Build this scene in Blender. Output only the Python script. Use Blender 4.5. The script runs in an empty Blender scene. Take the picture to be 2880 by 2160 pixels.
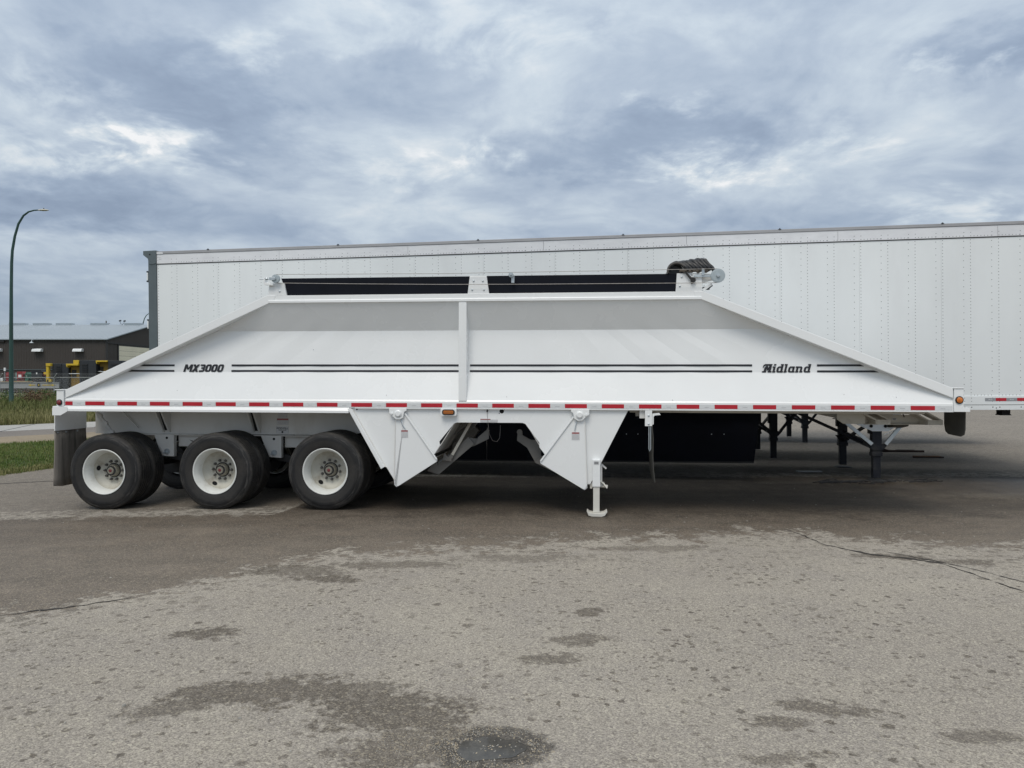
import bpy, math, random
from mathutils import Vector, Matrix
R = math.radians
random.seed(11)
S = bpy.context.scene
C = S.collection

# ------------------------------------------------------------------ camera, light, exposure
cam = bpy.data.cameras.new('camera'); camo = bpy.data.objects.new('camera', cam); C.objects.link(camo)
cam.sensor_width = 36.0; cam.lens = 27.04; cam.clip_start = 0.05; cam.clip_end = 3000
camo.location = (0, 0, 1.685); camo.rotation_euler = (R(90) - math.atan(16 / 2163), 0, 0)
S.camera = camo
S.view_settings.view_transform = 'Standard'; S.view_settings.look = 'None'
S.view_settings.exposure = 0.0; S.view_settings.gamma = 1.0; S.view_settings.use_curve_mapping = False

SUN_EL, SUN_AZ = 57, 196           # degrees; azimuth clockwise from +Y
sl = bpy.data.lights.new('sun', 'SUN'); so = bpy.data.objects.new('sun', sl); C.objects.link(so)
sl.energy = 1.5; sl.angle = R(28); sl.color = (1, .93, .83)
sd = Vector((math.sin(R(SUN_AZ)) * math.cos(R(SUN_EL)), math.cos(R(SUN_AZ)) * math.cos(R(SUN_EL)), math.sin(R(SUN_EL))))
so.rotation_euler = sd.to_track_quat('Z', 'Y').to_euler()

W = bpy.data.worlds.new('World'); S.world = W; W.use_nodes = True


class NT:
    """tiny node-tree helper"""
    def __init__(s, nt): s.nt = nt; s.n = nt.nodes; s.l = nt.links
    def new(s, t, **k):
        n = s.n.new(t)
        for a, b in k.items(): setattr(n, a, b)
        return n
    def put(s, sock, v):
        if v is None: return
        if hasattr(v, 'is_output'): s.l.new(v, sock)
        else:
            if hasattr(sock, 'default_value'):
                try: sock.default_value = v
                except Exception: sock.default_value = (v[0], v[1], v[2], 1) if len(v) == 3 else v
    def math(s, op, a, b=None, c=None, clamp=False):
        n = s.new('ShaderNodeMath', operation=op); n.use_clamp = clamp
        s.put(n.inputs[0], a); s.put(n.inputs[1], b)
        if c is not None: s.put(n.inputs[2], c)
        return n.outputs[0]
    def vmath(s, op, a, b=None):
        n = s.new('ShaderNodeVectorMath', operation=op); s.put(n.inputs[0], a)
        if b is not None: s.put(n.inputs[1], b)
        return n.outputs['Value'] if op in ('LENGTH', 'DISTANCE', 'DOT_PRODUCT') else n.outputs[0]
    def mapr(s, v, a, b, c=0.0, d=1.0, smooth=False):
        n = s.new('ShaderNodeMapRange'); n.interpolation_type = 'SMOOTHSTEP' if smooth else 'LINEAR'
        s.put(n.inputs[0], v)
        for i, q in enumerate((a, b, c, d)): s.put(n.inputs[i + 1], q)
        return n.outputs[0]
    def mix(s, f, a, b, mode='MIX'):
        n = s.new('ShaderNodeMix', data_type='RGBA', blend_type=mode)
        s.put(n.inputs[0], f); s.put(n.inputs[6], col(a)); s.put(n.inputs[7], col(b))
        return n.outputs[2]
    def noise(s, vec, scale, detail=3, rough=.5, dist=0.0):
        n = s.new('ShaderNodeTexNoise'); s.put(n.inputs['Vector'], vec)
        s.put(n.inputs['Scale'], scale); s.put(n.inputs['Detail'], float(detail)); s.put(n.inputs['Roughness'], rough)
        s.put(n.inputs['Distortion'], dist)
        return n.outputs[0]
    def voro(s, vec, scale, feature='F1'):
        n = s.new('ShaderNodeTexVoronoi', feature=feature, voronoi_dimensions='2D'); s.put(n.inputs['Vector'], vec); s.put(n.inputs['Scale'], scale)
        return n
    def comb(s, x, y, z=0.0):
        n = s.new('ShaderNodeCombineXYZ'); s.put(n.inputs[0], x); s.put(n.inputs[1], y); s.put(n.inputs[2], z); return n.outputs[0]
    def sep(s, v):
        n = s.new('ShaderNodeSeparateXYZ'); s.put(n.inputs[0], v); return n.outputs


def col(c):
    if isinstance(c, (tuple, list)) and len(c) == 3: return (c[0], c[1], c[2], 1.0)
    return c


# ------------------------------------------------------------------ sky: a broken cloud deck over a Nishita sky
def make_world():
    t = NT(W.node_tree); t.n.clear()
    out = t.new('ShaderNodeOutputWorld'); bg = t.new('ShaderNodeBackground'); t.l.new(bg.outputs[0], out.inputs[0])
    bg.inputs[1].default_value = 0.1
    sky = t.new('ShaderNodeTexSky'); sky.sky_type = 'NISHITA'; sky.sun_disc = False
    sky.sun_elevation = R(SUN_EL); sky.sun_rotation = R(SUN_AZ)
    tc = t.new('ShaderNodeTexCoord'); v = tc.outputs['Generated']
    x, y, z = t.sep(v)
    zc = t.math('MAXIMUM', z, 0.0)
    k = t.math('ADD', zc, .19)
    px = t.math('DIVIDE', x, k); py = t.math('DIVIDE', y, k)
    p = t.comb(px, py, 0.0)
    warp = t.noise(p, 1.5, 2, .5)
    wv = t.vmath('ADD', p, t.vmath('SCALE', t.vmath('SUBTRACT', t.comb(warp, t.noise(t.vmath('ADD', p, (5.2, 1.3, 0)), 1.1, 2), 0.0), (.5, .5, 0))))
    n = [q for q in t.n if q.bl_idname == 'ShaderNodeVectorMath' and q.operation == 'SCALE'][0]; n.inputs[3].default_value = .55
    big = t.noise(t.vmath('ADD', wv, (3.1, 7.7, 0)), 1.3, 3, .5)
    mid = t.noise(t.vmath('MULTIPLY', t.vmath('ADD', wv, (13.1, 2.7, 0)), (1.0, .85, 1)), 4.0, 6, .56)
    fine = t.noise(t.vmath('MULTIPLY', wv, (1.0, .85, 1)), 10.0, 6, .58)
    b = t.math('ADD', t.math('MULTIPLY', big, .44), t.math('MULTIPLY', mid, .38))
    b = t.math('ADD', b, t.math('MULTIPLY', fine, .18))
    # cloud masses at their places in the deck: (x, y, rx, ry, amount)
    f2 = t.vmath('SUBTRACT', t.comb(t.noise(p, 8, 5, .6), t.noise(t.vmath('ADD', p, (8, 3, 0)), 8, 5, .6), 0.0), (.5, .5, 0))
    s3 = t.new('ShaderNodeVectorMath', operation='SCALE'); t.put(s3.inputs[0], f2); s3.inputs[3].default_value = .42
    wb = t.vmath('ADD', t.vmath('ADD', p, s3.outputs[0]), (0, 0, 0))
    for cx, cy, rx, ry, a in CLOUDS:
        if a > .06: rx, ry = rx * 1.7, ry * 1.7
        else: rx, ry = rx * 1.25, ry * 1.25
        q = t.vmath('MULTIPLY', t.vmath('SUBTRACT', wb, (cx, cy, 0)), (1 / rx, 1 / ry, 0))
        d = t.mapr(t.vmath('LENGTH', q), 0.0, 1.0, a * 1.1, 0.0, smooth=True)
        if a > .06:
            d = t.math('MULTIPLY', d, t.mapr(fine, .40, .60, .15, 1.35))
        b = t.math('ADD', b, d)
    r = t.new('ShaderNodeValToRGB'); t.put(r.inputs[0], t.mapr(b, .26, .755))
    e = r.color_ramp.elements
    e[0].position = 0.0; e[0].color = (.275, .345, .46, 1)
    e[1].position = 1.0; e[1].color = (.90, .91, .92, 1)
    for ps, cc in ((.22, (.345, .425, .545, 1)), (.45, (.46, .54, .645, 1)), (.64, (.575, .655, .735, 1)), (.82, (.70, .755, .80, 1))):
        q = r.color_ramp.elements.new(ps); q.color = cc
    # brighter toward the zenith, as an overcast sky is
    g = t.mapr(zc, 0.0, .45, .90, 1.12)
    g2 = t.mapr(zc, .45, 1.0, 0.0, .95)
    gg = t.math('ADD', g, g2)
    c = t.mix(1.0, r.outputs[0], t.comb(gg, gg, gg), 'MULTIPLY')
    # overhead the deck is thin and lit from above: whiter
    c = t.mix(t.mapr(zc, .42, .85, 0, .75, smooth=True), c, (1.02, 1.0, .965))
    # low haze
    hz = t.mapr(zc, 0.0, .16, .55, 0.0, smooth=True)
    c = t.mix(hz, c, (.33, .405, .475))
    c = t.mix(1.0, c, (10.0, 10.0, 10.0), 'MULTIPLY')
    c = t.mix(.05, c, sky.outputs[0])
    t.put(bg.inputs[0], c)


CLOUDS = [(-0.79, 1.69, 0.31, 0.38, -0.15),
          (-0.68, 1.98, 0.26, 0.33, -0.12),
          (-0.9, 1.9, 0.15, 0.1, 0.15),
          (-1.1, 1.97, 0.23, 0.11, 0.1),
          (-0.76, 1.86, 0.08, 0.07, 0.09),
          (-0.5, 1.55, 0.12, 0.07, 0.1),
          (-1.01, 1.64, 0.11, 0.11, 0.07),
          (-0.24, 1.51, 0.34, 0.12, 0.05),
          (-0.06, 1.54, 0.25, 0.08, 0.07),
          (0.5, 1.92, 0.39, 0.2, -0.16),
          (0.15, 2.06, 0.26, 0.19, -0.13),
          (0.53, 2.11, 0.18, 0.1, 0.14),
          (0.82, 1.94, 0.14, 0.06, 0.09),
          (0.93, 1.52, 0.18, 0.15, -0.13),
          (1.02, 1.58, 0.07, 0.05, 0.13),
          (0.88, 1.58, 0.07, 0.04, 0.1),
          (-1.3, 2.24, 0.43, 0.27, -0.17),
          (1.36, 2.25, 0.27, 0.12, 0.1),
          (0.32, 1.77, 0.06, 0.05, 0.1),
          (-0.25, 2.12, 0.21, 0.13, 0.07),
          (0.03, 1.45, 0.95, 0.09, 0.05),
          (-0.73, 2.46, 0.33, 0.2, -0.06),
          (-0.26, 1.8, 0.21, 0.14, -0.05),
          (-0.07, 2.04, 0.09, 0.07, 0.09),
          (-1.18, 1.86, 0.13, 0.1, 0.06),
          (1.06, 2.4, 0.61, 0.17, -0.04),
          (-0.16, 2.45, 0.34, 0.17, 0.04)]
make_world()


# ------------------------------------------------------------------ materials
MATS = {}


def mat(name, c, rough=.5, metal=0.0, var=.06, vscale=3.0, bump=0.0, bscale=60.0, spec=.5, dirt=None, dirtamt=0.0, dscale=2.0, stretch=(1, 1, 1), coat=0.0):
    if name in MATS: return MATS[name]
    m = bpy.data.materials.new(name); m.use_nodes = True; MATS[name] = m
    t = NT(m.node_tree); p = t.n['Principled BSDF']
    tc = t.new('ShaderNodeTexCoord'); v = t.vmath('MULTIPLY', tc.outputs['Object'], stretch)
    n1 = t.noise(v, vscale, 5, .6)
    k = t.mapr(n1, .3, .7, 1 - var, 1 + var)
    base = t.mix(1.0, c, t.comb(k, k, k), 'MULTIPLY')
    if dirt is not None:
        n2 = t.noise(t.vmath('ADD', v, (4, 9, 2)), dscale, 7, .65)
        base = t.mix(t.mapr(n2, .48, .78, 0, dirtamt, smooth=True), base, dirt)
    t.put(p.inputs['Base Color'], base)
    t.put(p.inputs['Roughness'], t.mapr(n1, .3, .7, max(rough - .05, .02), min(rough + .07, 1)))
    p.inputs['Metallic'].default_value = metal; p.inputs['Specular IOR Level'].default_value = spec
    p.inputs['Coat Weight'].default_value = coat; p.inputs['Coat Roughness'].default_value = .12
    if bump:
        bn = t.new('ShaderNodeBump'); bn.inputs['Strength'].default_value = bump; bn.inputs['Distance'].default_value = .01
        t.put(bn.inputs['Height'], t.noise(v, bscale, 4, .6)); t.l.new(bn.outputs[0], p.inputs['Normal'])
    return m


WHITE = mat('white_enamel', (.83, .85, .855), .26, coat=.25, var=.02, vscale=.9, dirt=(.62, .60, .55), dirtamt=.08, dscale=1.4, bump=.10, bscale=1.8)
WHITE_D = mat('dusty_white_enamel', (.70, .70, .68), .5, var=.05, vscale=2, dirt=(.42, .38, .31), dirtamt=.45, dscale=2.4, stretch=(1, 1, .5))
WHITE_W = mat('weathered_white', (.66, .65, .60), .6, var=.07, vscale=5, dirt=(.30, .26, .2), dirtamt=.5, dscale=6)
ALU = mat('white_aluminium_panel', (.755, .785, .79), .42, var=.035, vscale=1.1, dirt=(.55, .55, .56), dirtamt=.2, dscale=1.2, stretch=(1, 1, .35), bump=.04, bscale=2.2)
ALU_T = mat('top_rail_aluminium', (.72, .73, .75), .4, metal=.05, var=.05, vscale=2.5, dirt=(.52, .52, .55), dirtamt=.4, dscale=2.5, stretch=(1, 1, 2.5))
GALV = mat('galvanised_steel', (.50, .55, .58), .42, metal=.6, var=.12, vscale=14)
ZINC = mat('zinc_pulley', (.40, .46, .49), .5, metal=.25, var=.08, vscale=20)
GREYSTEEL = mat('grey_door_frame', (.115, .14, .15), .45, metal=.25, var=.07)
DARKSTEEL = mat('dark_steel', (.030, .031, .033), .5, metal=.3, var=.2, vscale=8)
LEGBLUE = mat('navy_black_paint', (.010, .012, .018), .5, var=.2, dirt=(.10, .095, .08), dirtamt=.25, dscale=6, spec=.3)
NAVY = mat('black_poly_board', (.006, .0075, .013), .6, var=.2, vscale=3, spec=.15)
SKIRT = mat('black_side_skirt', (.004, .005, .009), .75, var=.2, vscale=3, spec=.12)
BLACK = mat('black_rubber', (.02, .02, .021), .7, var=.25, vscale=6)
VOID = mat('dark_cavity', (.006, .006, .006), .9, var=.1)
TYRE = mat('tyre_rubber', (.015, .015, .016), .6, var=.3, vscale=5, dirt=(.075, .068, .060), dirtamt=.5, dscale=4.2, bump=.35, bscale=14, spec=.35)
TREAD = mat('dusty_tyre_tread', (.034, .033, .032), .75, var=.3, vscale=9, dirt=(.10, .092, .08), dirtamt=.7, dscale=7, bump=.3, bscale=60, spec=.3)
def tyre_dust(m):
    t = NT(m.node_tree); p = t.n['Principled BSDF']; old = p.inputs['Base Color'].links[0].from_socket
    tc = t.new('ShaderNodeTexCoord'); x, y, z = t.sep(tc.outputs['Object']); rr = t.vmath('LENGTH', t.comb(x, 0.0, z))
    ang = t.math('ARCTAN2', x, z); oi = t.new('ShaderNodeObjectInfo')
    v = t.comb(t.math('MULTIPLY', ang, 2.2), t.math('MULTIPLY', rr, 55.0), t.math('MULTIPLY', oi.outputs['Random'], 20.0))
    sc_ = t.noise(v, 1.0, 6, .65)
    ring = t.math('MULTIPLY', t.mapr(rr, .30, .33, 0, 1), t.mapr(t.math('ADD', rr, t.math('MULTIPLY', t.math('SUBTRACT', sc_, .5), .06)), .385, .41, 1, 0, smooth=True))
    c = t.mix(t.math('MULTIPLY', ring, .32), old, (.052, .048, .043))
    sh = t.math('MULTIPLY', t.mapr(rr, .43, .445, 0, 1), t.mapr(sc_, .50, .64, 0, .75))
    c = t.mix(sh, c, (.085, .082, .078)); t.put(p.inputs['Base Color'], c)


tyre_dust(TYRE)
RIMW = mat('white_wheel_rim', (.70, .715, .69), .38, var=.05, vscale=6, dirt=(.34, .30, .23), dirtamt=.5, dscale=7)
RIMD = mat('dusty_wheel_disc', (.50, .49, .43), .5, var=.09, vscale=8, dirt=(.24, .20, .145), dirtamt=.75, dscale=7)
HUB = mat('dusty_hub', (.27, .255, .21), .5, metal=.25, var=.2, vscale=12, dirt=(.08, .065, .05), dirtamt=.7, dscale=12)
NUT = mat('steel_lug_nut', (.14, .135, .125), .5, metal=.6, var=.2, vscale=20)
REDC = mat('red_hub_cap', (.16, .035, .035), .4, var=.15)
REDT = mat('red_reflective_tape', (.45, .012, .025), .35, var=.06, vscale=8)
WHT = mat('white_reflective_tape', (.66, .68, .69), .35, var=.05, vscale=30)
GREYT = mat('silver_reflective_tape', (.30, .31, .33), .4, var=.08, vscale=20)
INK = mat('black_print', (.012, .012, .016), .4, var=.05)
INKG = mat('grey_print', (.30, .30, .32), .6, var=.2, vscale=60)
LABR = mat('dull_red_print', (.33, .10, .10), .5, var=.1)
LABW = mat('label_paper', (.62, .63, .64), .5, var=.05, vscale=30)
AMBER = mat('amber_lens', (.62, .17, .015), .2, var=.15, vscale=40, coat=.5)
AMBERD = mat('amber_led_housing', (.22, .085, .02), .35, var=.2, vscale=80)
REDL = mat('red_lamp_lens', (.20, .008, .015), .15, var=.15, vscale=40, coat=.6)
WIRE = mat('steel_cable', (.30, .29, .28), .45, metal=.5, var=.2, vscale=30)
TARP = mat('black_tarpaulin', (.009, .010, .012), .38, var=.25, vscale=5, bump=.3, bscale=30)
FLAP = mat('dusty_mud_flap', (.23, .21, .185), .75, var=.3, vscale=3, dirt=(.028, .027, .025), dirtamt=.9, dscale=3.2, stretch=(1, 4.5, .5), bump=.1, bscale=90)
FLAPC = mat('grey_fabric_flap', (.085, .083, .074), .8, var=.15, vscale=5, bump=.2, bscale=180)
CRM = mat('cream_coupler_paint', (.55, .53, .47), .55, var=.08, dirt=(.25, .21, .16), dirtamt=.45, dscale=7)
RUST = mat('rusty_wood', (.10, .055, .03), .85, var=.3, vscale=12)
POLEG = mat('dark_green_pole', (.022, .062, .052), .45, var=.2, vscale=1.5)
LEDH = mat('pale_lamp_housing', (.55, .54, .47), .5, var=.05)
BWALL = mat('brown_metal_cladding', (.058, .050, .045), .6, var=.07, vscale=.3)
BROOF = mat('grey_metal_roof', (.30, .345, .38), .45, metal=.1, var=.06, vscale=.15)
TRIM = mat('dark_trim', (.025, .024, .024), .6, var=.1)
CREAM = mat('cream_door_panel', (.76, .71, .56), .6, var=.05, vscale=.7)
YEL = mat('yellow_machine_paint', (.60, .42, .03), .5, var=.12, vscale=1.5)
OCH = mat('ochre_machine_paint', (.25, .155, .02), .6, var=.2, vscale=1.5)
MBLK = mat('black_machine_steel', (.022, .026, .032), .55, var=.2, vscale=2)
DECK = mat('grey_deck_paint', (.31, .32, .325), .5, var=.07, vscale=.8)
RED = mat('faded_red_paint', (.27, .03, .035), .55, var=.2)
GRN = mat('dark_green_paint', (.02, .12, .075), .5, var=.15)
TEAL = mat('pale_teal_paint', (.16, .25, .24), .5, var=.15)
WPL = mat('white_plastic', (.75, .77, .78), .4, var=.04)
WOOD = mat('raw_wood', (.33, .25, .15), .8, var=.2, vscale=4)
FENCE = mat('galvanised_fence', (.36, .38, .38), .5, metal=.3, var=.1)
STONE = mat('tan_stone', (.33, .28, .20), .7, var=.4, vscale=30)
STONEG = mat('grey_stone', (.26, .25, .225), .7, var=.4, vscale=30)


# ------------------------------------------------------------------ mesh helpers
def tag(o, label=None, cat=None, group=None, kind=None):
    if label: o['label'] = label
    if cat: o['category'] = cat
    if group: o['group'] = group
    if kind: o['kind'] = kind
    return o


def empty(name, loc=(0, 0, 0), rot=(0, 0, 0), parent=None):
    o = bpy.data.objects.new(name, None); C.objects.link(o); o.location = loc; o.rotation_euler = rot
    o.empty_display_size = .2
    if parent: o.parent = parent
    return o


class MB:
    def __init__(s): s.v = []; s.f = []
    def add(s, vs, fs):
        k = len(s.v); s.v += [tuple(p) for p in vs]; s.f += [tuple(i + k for i in f) for f in fs]; return s
    def box(s, x0, x1, y0, y1, z0, z1):
        return s.add([(x0, y0, z0), (x1, y0, z0), (x1, y1, z0), (x0, y1, z0), (x0, y0, z1), (x1, y0, z1), (x1, y1, z1), (x0, y1, z1)],
                     [(0, 3, 2, 1), (4, 5, 6, 7), (0, 1, 5, 4), (1, 2, 6, 5), (2, 3, 7, 6), (3, 0, 4, 7)])
    def prism(s, poly, a, b, ax='y'):
        """poly in the plane normal to ax, extruded from a to b"""
        def P(p, t):
            return (p[0], t, p[1]) if ax == 'y' else ((t, p[0], p[1]) if ax == 'x' else (p[0], p[1], t))
        n = len(poly); area = sum(poly[i][0] * poly[(i + 1) % n][1] - poly[(i + 1) % n][0] * poly[i][1] for i in range(n))
        if (area < 0) != (ax != 'y' and False): pl = list(poly)[::-1] if area < 0 else list(poly)
        else: pl = list(poly)
        vs = [P(p, a) for p in pl] + [P(p, b) for p in pl]
        fs = [tuple(range(n)), tuple(range(2 * n - 1, n - 1, -1))] + [(i, i + n, (i + 1) % n + n, (i + 1) % n) for i in range(n)]
        if ax != 'y': fs = [f[::-1] for f in fs]
        return s.add(vs, fs)
    def tube(s, pts, r, n=8, caps=True):
        pts = [Vector(p) for p in pts]; rr = r if isinstance(r, (list, tuple)) else [r] * len(pts)
        k = len(s.v); ref = None
        for i, p in enumerate(pts):
            d = (pts[min(i + 1, len(pts) - 1)] - pts[max(i - 1, 0)]).normalized()
            if ref is None:
                ref = Vector((0, 0, 1)) if abs(d.z) < .9 else Vector((1, 0, 0))
            a = d.cross(ref).normalized(); b = d.cross(a).normalized(); ref = -b if (-b).dot(ref) > b.dot(ref) else b
            a = d.cross(ref).normalized(); b = d.cross(a).normalized()
            for j in range(n):
                t = 2 * math.pi * j / n
                q = p + (a * math.cos(t) + b * math.sin(t)) * rr[i]; s.v.append(tuple(q))
        for i in range(len(pts) - 1):
            for j in range(n):
                s.f.append((k + i * n + j, k + i * n + (j + 1) % n, k + (i + 1) * n + (j + 1) % n, k + (i + 1) * n + j))
        if caps:
            s.f.append(tuple(k + j for j in range(n))[::-1]); s.f.append(tuple(k + (len(pts) - 1) * n + j for j in range(n)))
        return s
    def bar(s, p, q, w, h, up=(0, 1, 0)):
        """square bar from p to q; h measured along up"""
        p = Vector(p); q = Vector(q); d = (q - p).normalized(); u = Vector(up); u = (u - d * u.dot(d)).normalized(); a = d.cross(u)
        vs = []
        for e in (p, q):
            for sx, sy in ((-1, -1), (1, -1), (1, 1), (-1, 1)): vs.append(e + a * sx * w / 2 + u * sy * h / 2)
        return s.add(vs, [(0, 3, 2, 1), (4, 5, 6, 7), (0, 1, 5, 4), (1, 2, 6, 5), (2, 3, 7, 6), (3, 0, 4, 7)])
    def lathe(s, prof, c, n=32, ax='y'):
        """prof = [(r, t)], revolved about the line through c along ax; t measured along it"""
        k = len(s.v)
        for r_, t in prof:
            for j in range(n):
                a = 2 * math.pi * j / n; u, w = r_ * math.cos(a), r_ * math.sin(a)
                s.v.append((c[0] + u, c[1] + t, c[2] + w) if ax == 'y' else ((c[0] + t, c[1] + u, c[2] + w) if ax == 'x' else (c[0] + u, c[1] + w, c[2] + t)))
        for i in range(len(prof) - 1):
            for j in range(n):
                s.f.append((k + i * n + j, k + i * n + (j + 1) % n, k + (i + 1) * n + (j + 1) % n, k + (i + 1) * n + j))
        for i, fl in ((0, 1), (len(prof) - 1, 0)):
            if prof[i][0] > 1e-6:
                f = tuple(k + i * n + j for j in range(n)); s.f.append(f[::-1] if fl else f)
        return s
    def build(s, name, m, parent=None, smooth=False, bevel=0.0, solid=0.0):
        me = bpy.data.meshes.new(name); me.from_pydata(s.v, [], s.f); me.update()
        ms = m if isinstance(m, (list, tuple)) else [m]
        for q in ms: me.materials.append(q)
        import bmesh
        bm = bmesh.new(); bm.from_mesh(me); bmesh.ops.recalc_face_normals(bm, faces=bm.faces); bm.to_mesh(me); bm.free()
        o = bpy.data.objects.new(name, me); C.objects.link(o)
        if smooth:
            for p in me.polygons: p.use_smooth = True
            me.set_sharp_from_angle(angle=R(38))
        if parent: o.parent = parent
        if bevel:
            b = o.modifiers.new('bevel', 'BEVEL'); b.width = bevel; b.segments = 2; b.limit_method = 'ANGLE'; b.angle_limit = R(35)
            b.use_clamp_overlap = True
        return o


def put(src, parent, loc=None, name=None, rot=None):
    """a copy of a built part sharing its mesh"""
    o = src.copy(); C.objects.link(o); o.parent = parent
    if loc is not None: o.location = loc
    if rot is not None: o.rotation_euler = rot
    return o


def copy_tree(o, parent=None):
    c = o.copy(); C.objects.link(c); c.parent = parent
    for ch in o.children: copy_tree(ch, c)
    return c


def round_poly(pts, rad, idx, n=4):
    out = []
    N = len(pts)
    for i, p in enumerate(pts):
        if i not in idx: out.append(p); continue
        p = Vector(p); a = (Vector(pts[i - 1]) - p).normalized(); b = (Vector(pts[(i + 1) % N]) - p).normalized()
        s_, e_ = p + a * rad, p + b * rad
        for k in range(n + 1):
            u = k / n; q = (1 - u) ** 2 * s_ + 2 * u * (1 - u) * p + u * u * e_; out.append((q.x, q.y))
    return out


# ------------------------------------------------------------------ ground
def ground_material():
    m = bpy.data.materials.new('worn_asphalt'); m.use_nodes = True; t = NT(m.node_tree); p = t.n['Principled BSDF']
    tc = t.new('ShaderNodeTexCoord'); v = tc.outputs['Object']; x, y, z = t.sep(v)
    vf = t.comb(x, y, 0.0)
    big = t.noise(vf, .35, 4, .55); med = t.noise(t.vmath('ADD', vf, (7, 3, 0)), 1.6, 5, .6); sm = t.noise(vf, 9, 5, .65)
    # aggregate
    vo = t.voro(vf, 170); ag = t.sep(vo.outputs['Color'])[0]
    vo2 = t.voro(t.vmath('ADD', vf, (3, 8, 0)), 105); bg2 = t.sep(vo2.outputs['Color'])[0]; ag2 = t.sep(vo2.outputs['Color'])[1]
    gr = t.noise(vf, 210, 3, .7)
    nn = t.mapr(t.noise(t.vmath('ADD', vf, (11, 4, 0)), 4.0, 8, .68), .36, .64, -1, 1)
    n2 = t.mapr(t.noise(t.vmath('ADD', vf, (1, 14, 0)), 17, 5, .65), .36, .64, -1, 1)
    base = t.mix(t.mapr(big, .35, .65), (.268, .244, .208), (.320, .294, .250))
    base = t.mix(t.mapr(med, .35, .7, 0, .6), base, (.240, .220, .198))
    k = t.mapr(t.math('ADD', t.math('MULTIPLY', ag, .6), t.math('MULTIPLY', gr, .4)), .1, .9, .56, 1.43)
    dry = t.mix(1.0, base, t.comb(k, k, k), 'MULTIPLY')
    dry = t.mix(t.mapr(bg2, .86, .92, 0, .6), dry, (.47, .44, .36))
    dry = t.mix(t.mapr(ag2, .90, .93, 0, .40), dry, (.11, .10, .10))
    # damp / oily film: darker, browner, aggregate still showing
    dampc = t.mix(t.mapr(med, .3, .7), (.080, .064, .050), (.122, .101, .079))
    kd = t.mapr(t.math('ADD', t.math('MULTIPLY', ag, .65), t.math('MULTIPLY', gr, .35)), .1, .9, .45, 1.55)
    damp = t.mix(1.0, dampc, t.comb(kd, kd, kd), 'MULTIPLY')
    mo = t.math('MULTIPLY', t.mapr(nn, -1, 1, .80, 1.22), t.mapr(t.noise(t.vmath('MULTIPLY', vf, (.5, 2.2, 1)), 1.3, 5, .6), .35, .65, .84, 1.16))
    damp = t.mix(1.0, damp, t.comb(mo, mo, mo), 'MULTIPLY')
    damp = t.mix(t.mapr(bg2, .82, .92, 0, .6), damp, (.27, .225, .16))
    # ragged edge of the damp ground, running across the lot
    fc = t.new('ShaderNodeFloatCurve'); t.put(fc.inputs['Value'], t.mapr(x, -10, 10))
    cv = fc.mapping.curves[0]
    pts = [(-10, 4.7), (-5.5, 4.9), (-3.6, 5.6), (-2.8, 6.15), (-1.9, 7.15), (-.85, 7.6), (.2, 7.8), (1.7, 8.15), (2.9, 8.4), (3.6, 8.05), (5.1, 7.65), (10, 7.4)]
    cv.points[0].location = ((pts[0][0] + 10) / 20, pts[0][1] / 10); cv.points[1].location = ((pts[-1][0] + 10) / 20, pts[-1][1] / 10)
    for a, b in pts[1:-1]: cv.points.new((a + 10) / 20, b / 10)
    fc.mapping.update()
    yb = t.math('MULTIPLY', fc.outputs[0], 10.0)
    rag = t.math('ADD', t.math('MULTIPLY', nn, .46), t.math('MULTIPLY', n2, .24))
    dd = t.math('ADD', t.math('SUBTRACT', y, yb), rag)
    dd = t.math('ADD', dd, t.math('MULTIPLY', t.math('SUBTRACT', med, .5), 1.5))
    mask = t.mapr(dd, -.16, .20, smooth=True)
    mask = t.math('MULTIPLY', mask, t.mapr(t.math('ADD', y, t.math('MULTIPLY', rag, 1.6)), 7.2, 9.8, .82, 1.0))
    # it ends in a pale edge near the rear wheels and peters out past the trailers
    yb2 = t.mapr(x, -3.0, -2.4, 9.62, 13.2, smooth=True)
    d2 = t.math('ADD', t.math('SUBTRACT', yb2, y), t.math('MULTIPLY', rag, .38))
    mask = t.math('MULTIPLY', mask, t.math('ADD', t.mapr(d2, -.10, .12, 0.0, 1.0, smooth=True), t.mapr(t.math('ADD', d2, t.math('MULTIPLY', rag, .5)), -.55, -.20, .62, 0.0, smooth=True)))
    mask = t.math('MULTIPLY', mask, t.mapr(t.math('ADD', y, t.math('MULTIPLY', rag, 3)), 12.5, 21, 1.0, .62))
    wn = t.vmath('SUBTRACT', t.comb(t.noise(vf, 3.2, 5, .65), t.noise(t.vmath('ADD', vf, (9, 9, 0)), 3.2, 5, .65), 0.0), (.5, .5, 0))
    sc = t.new('ShaderNodeVectorMath', operation='SCALE'); t.put(sc.inputs[0], wn); sc.inputs[3].default_value = .22
    vw = t.vmath('ADD', vf, sc.outputs[0])
    band = mask; mask = 0.0
    for cx, cy, rx, ry, ang, a in PATCHES:
        q = t.vmath('SUBTRACT', vw, (cx, cy, 0)); qx, qy, _ = t.sep(q); ca, sa = math.cos(R(ang)), math.sin(R(ang))
        u = t.math('ADD', t.math('MULTIPLY', qx, ca / rx), t.math('MULTIPLY', qy, sa / rx))
        w = t.math('ADD', t.math('MULTIPLY', qx, -sa / ry), t.math('MULTIPLY', qy, ca / ry))
        f = t.math('SUBTRACT', 1.0, t.vmath('LENGTH', t.comb(u, w, 0.0)))
        f = t.math('ADD', f, t.math('ADD', t.math('MULTIPLY', nn, .34), t.math('MULTIPLY', n2, .26)))
        mask = t.math('MAXIMUM', mask, t.mapr(f, -.05, .42, 0.0, a * .92, smooth=True))
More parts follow.
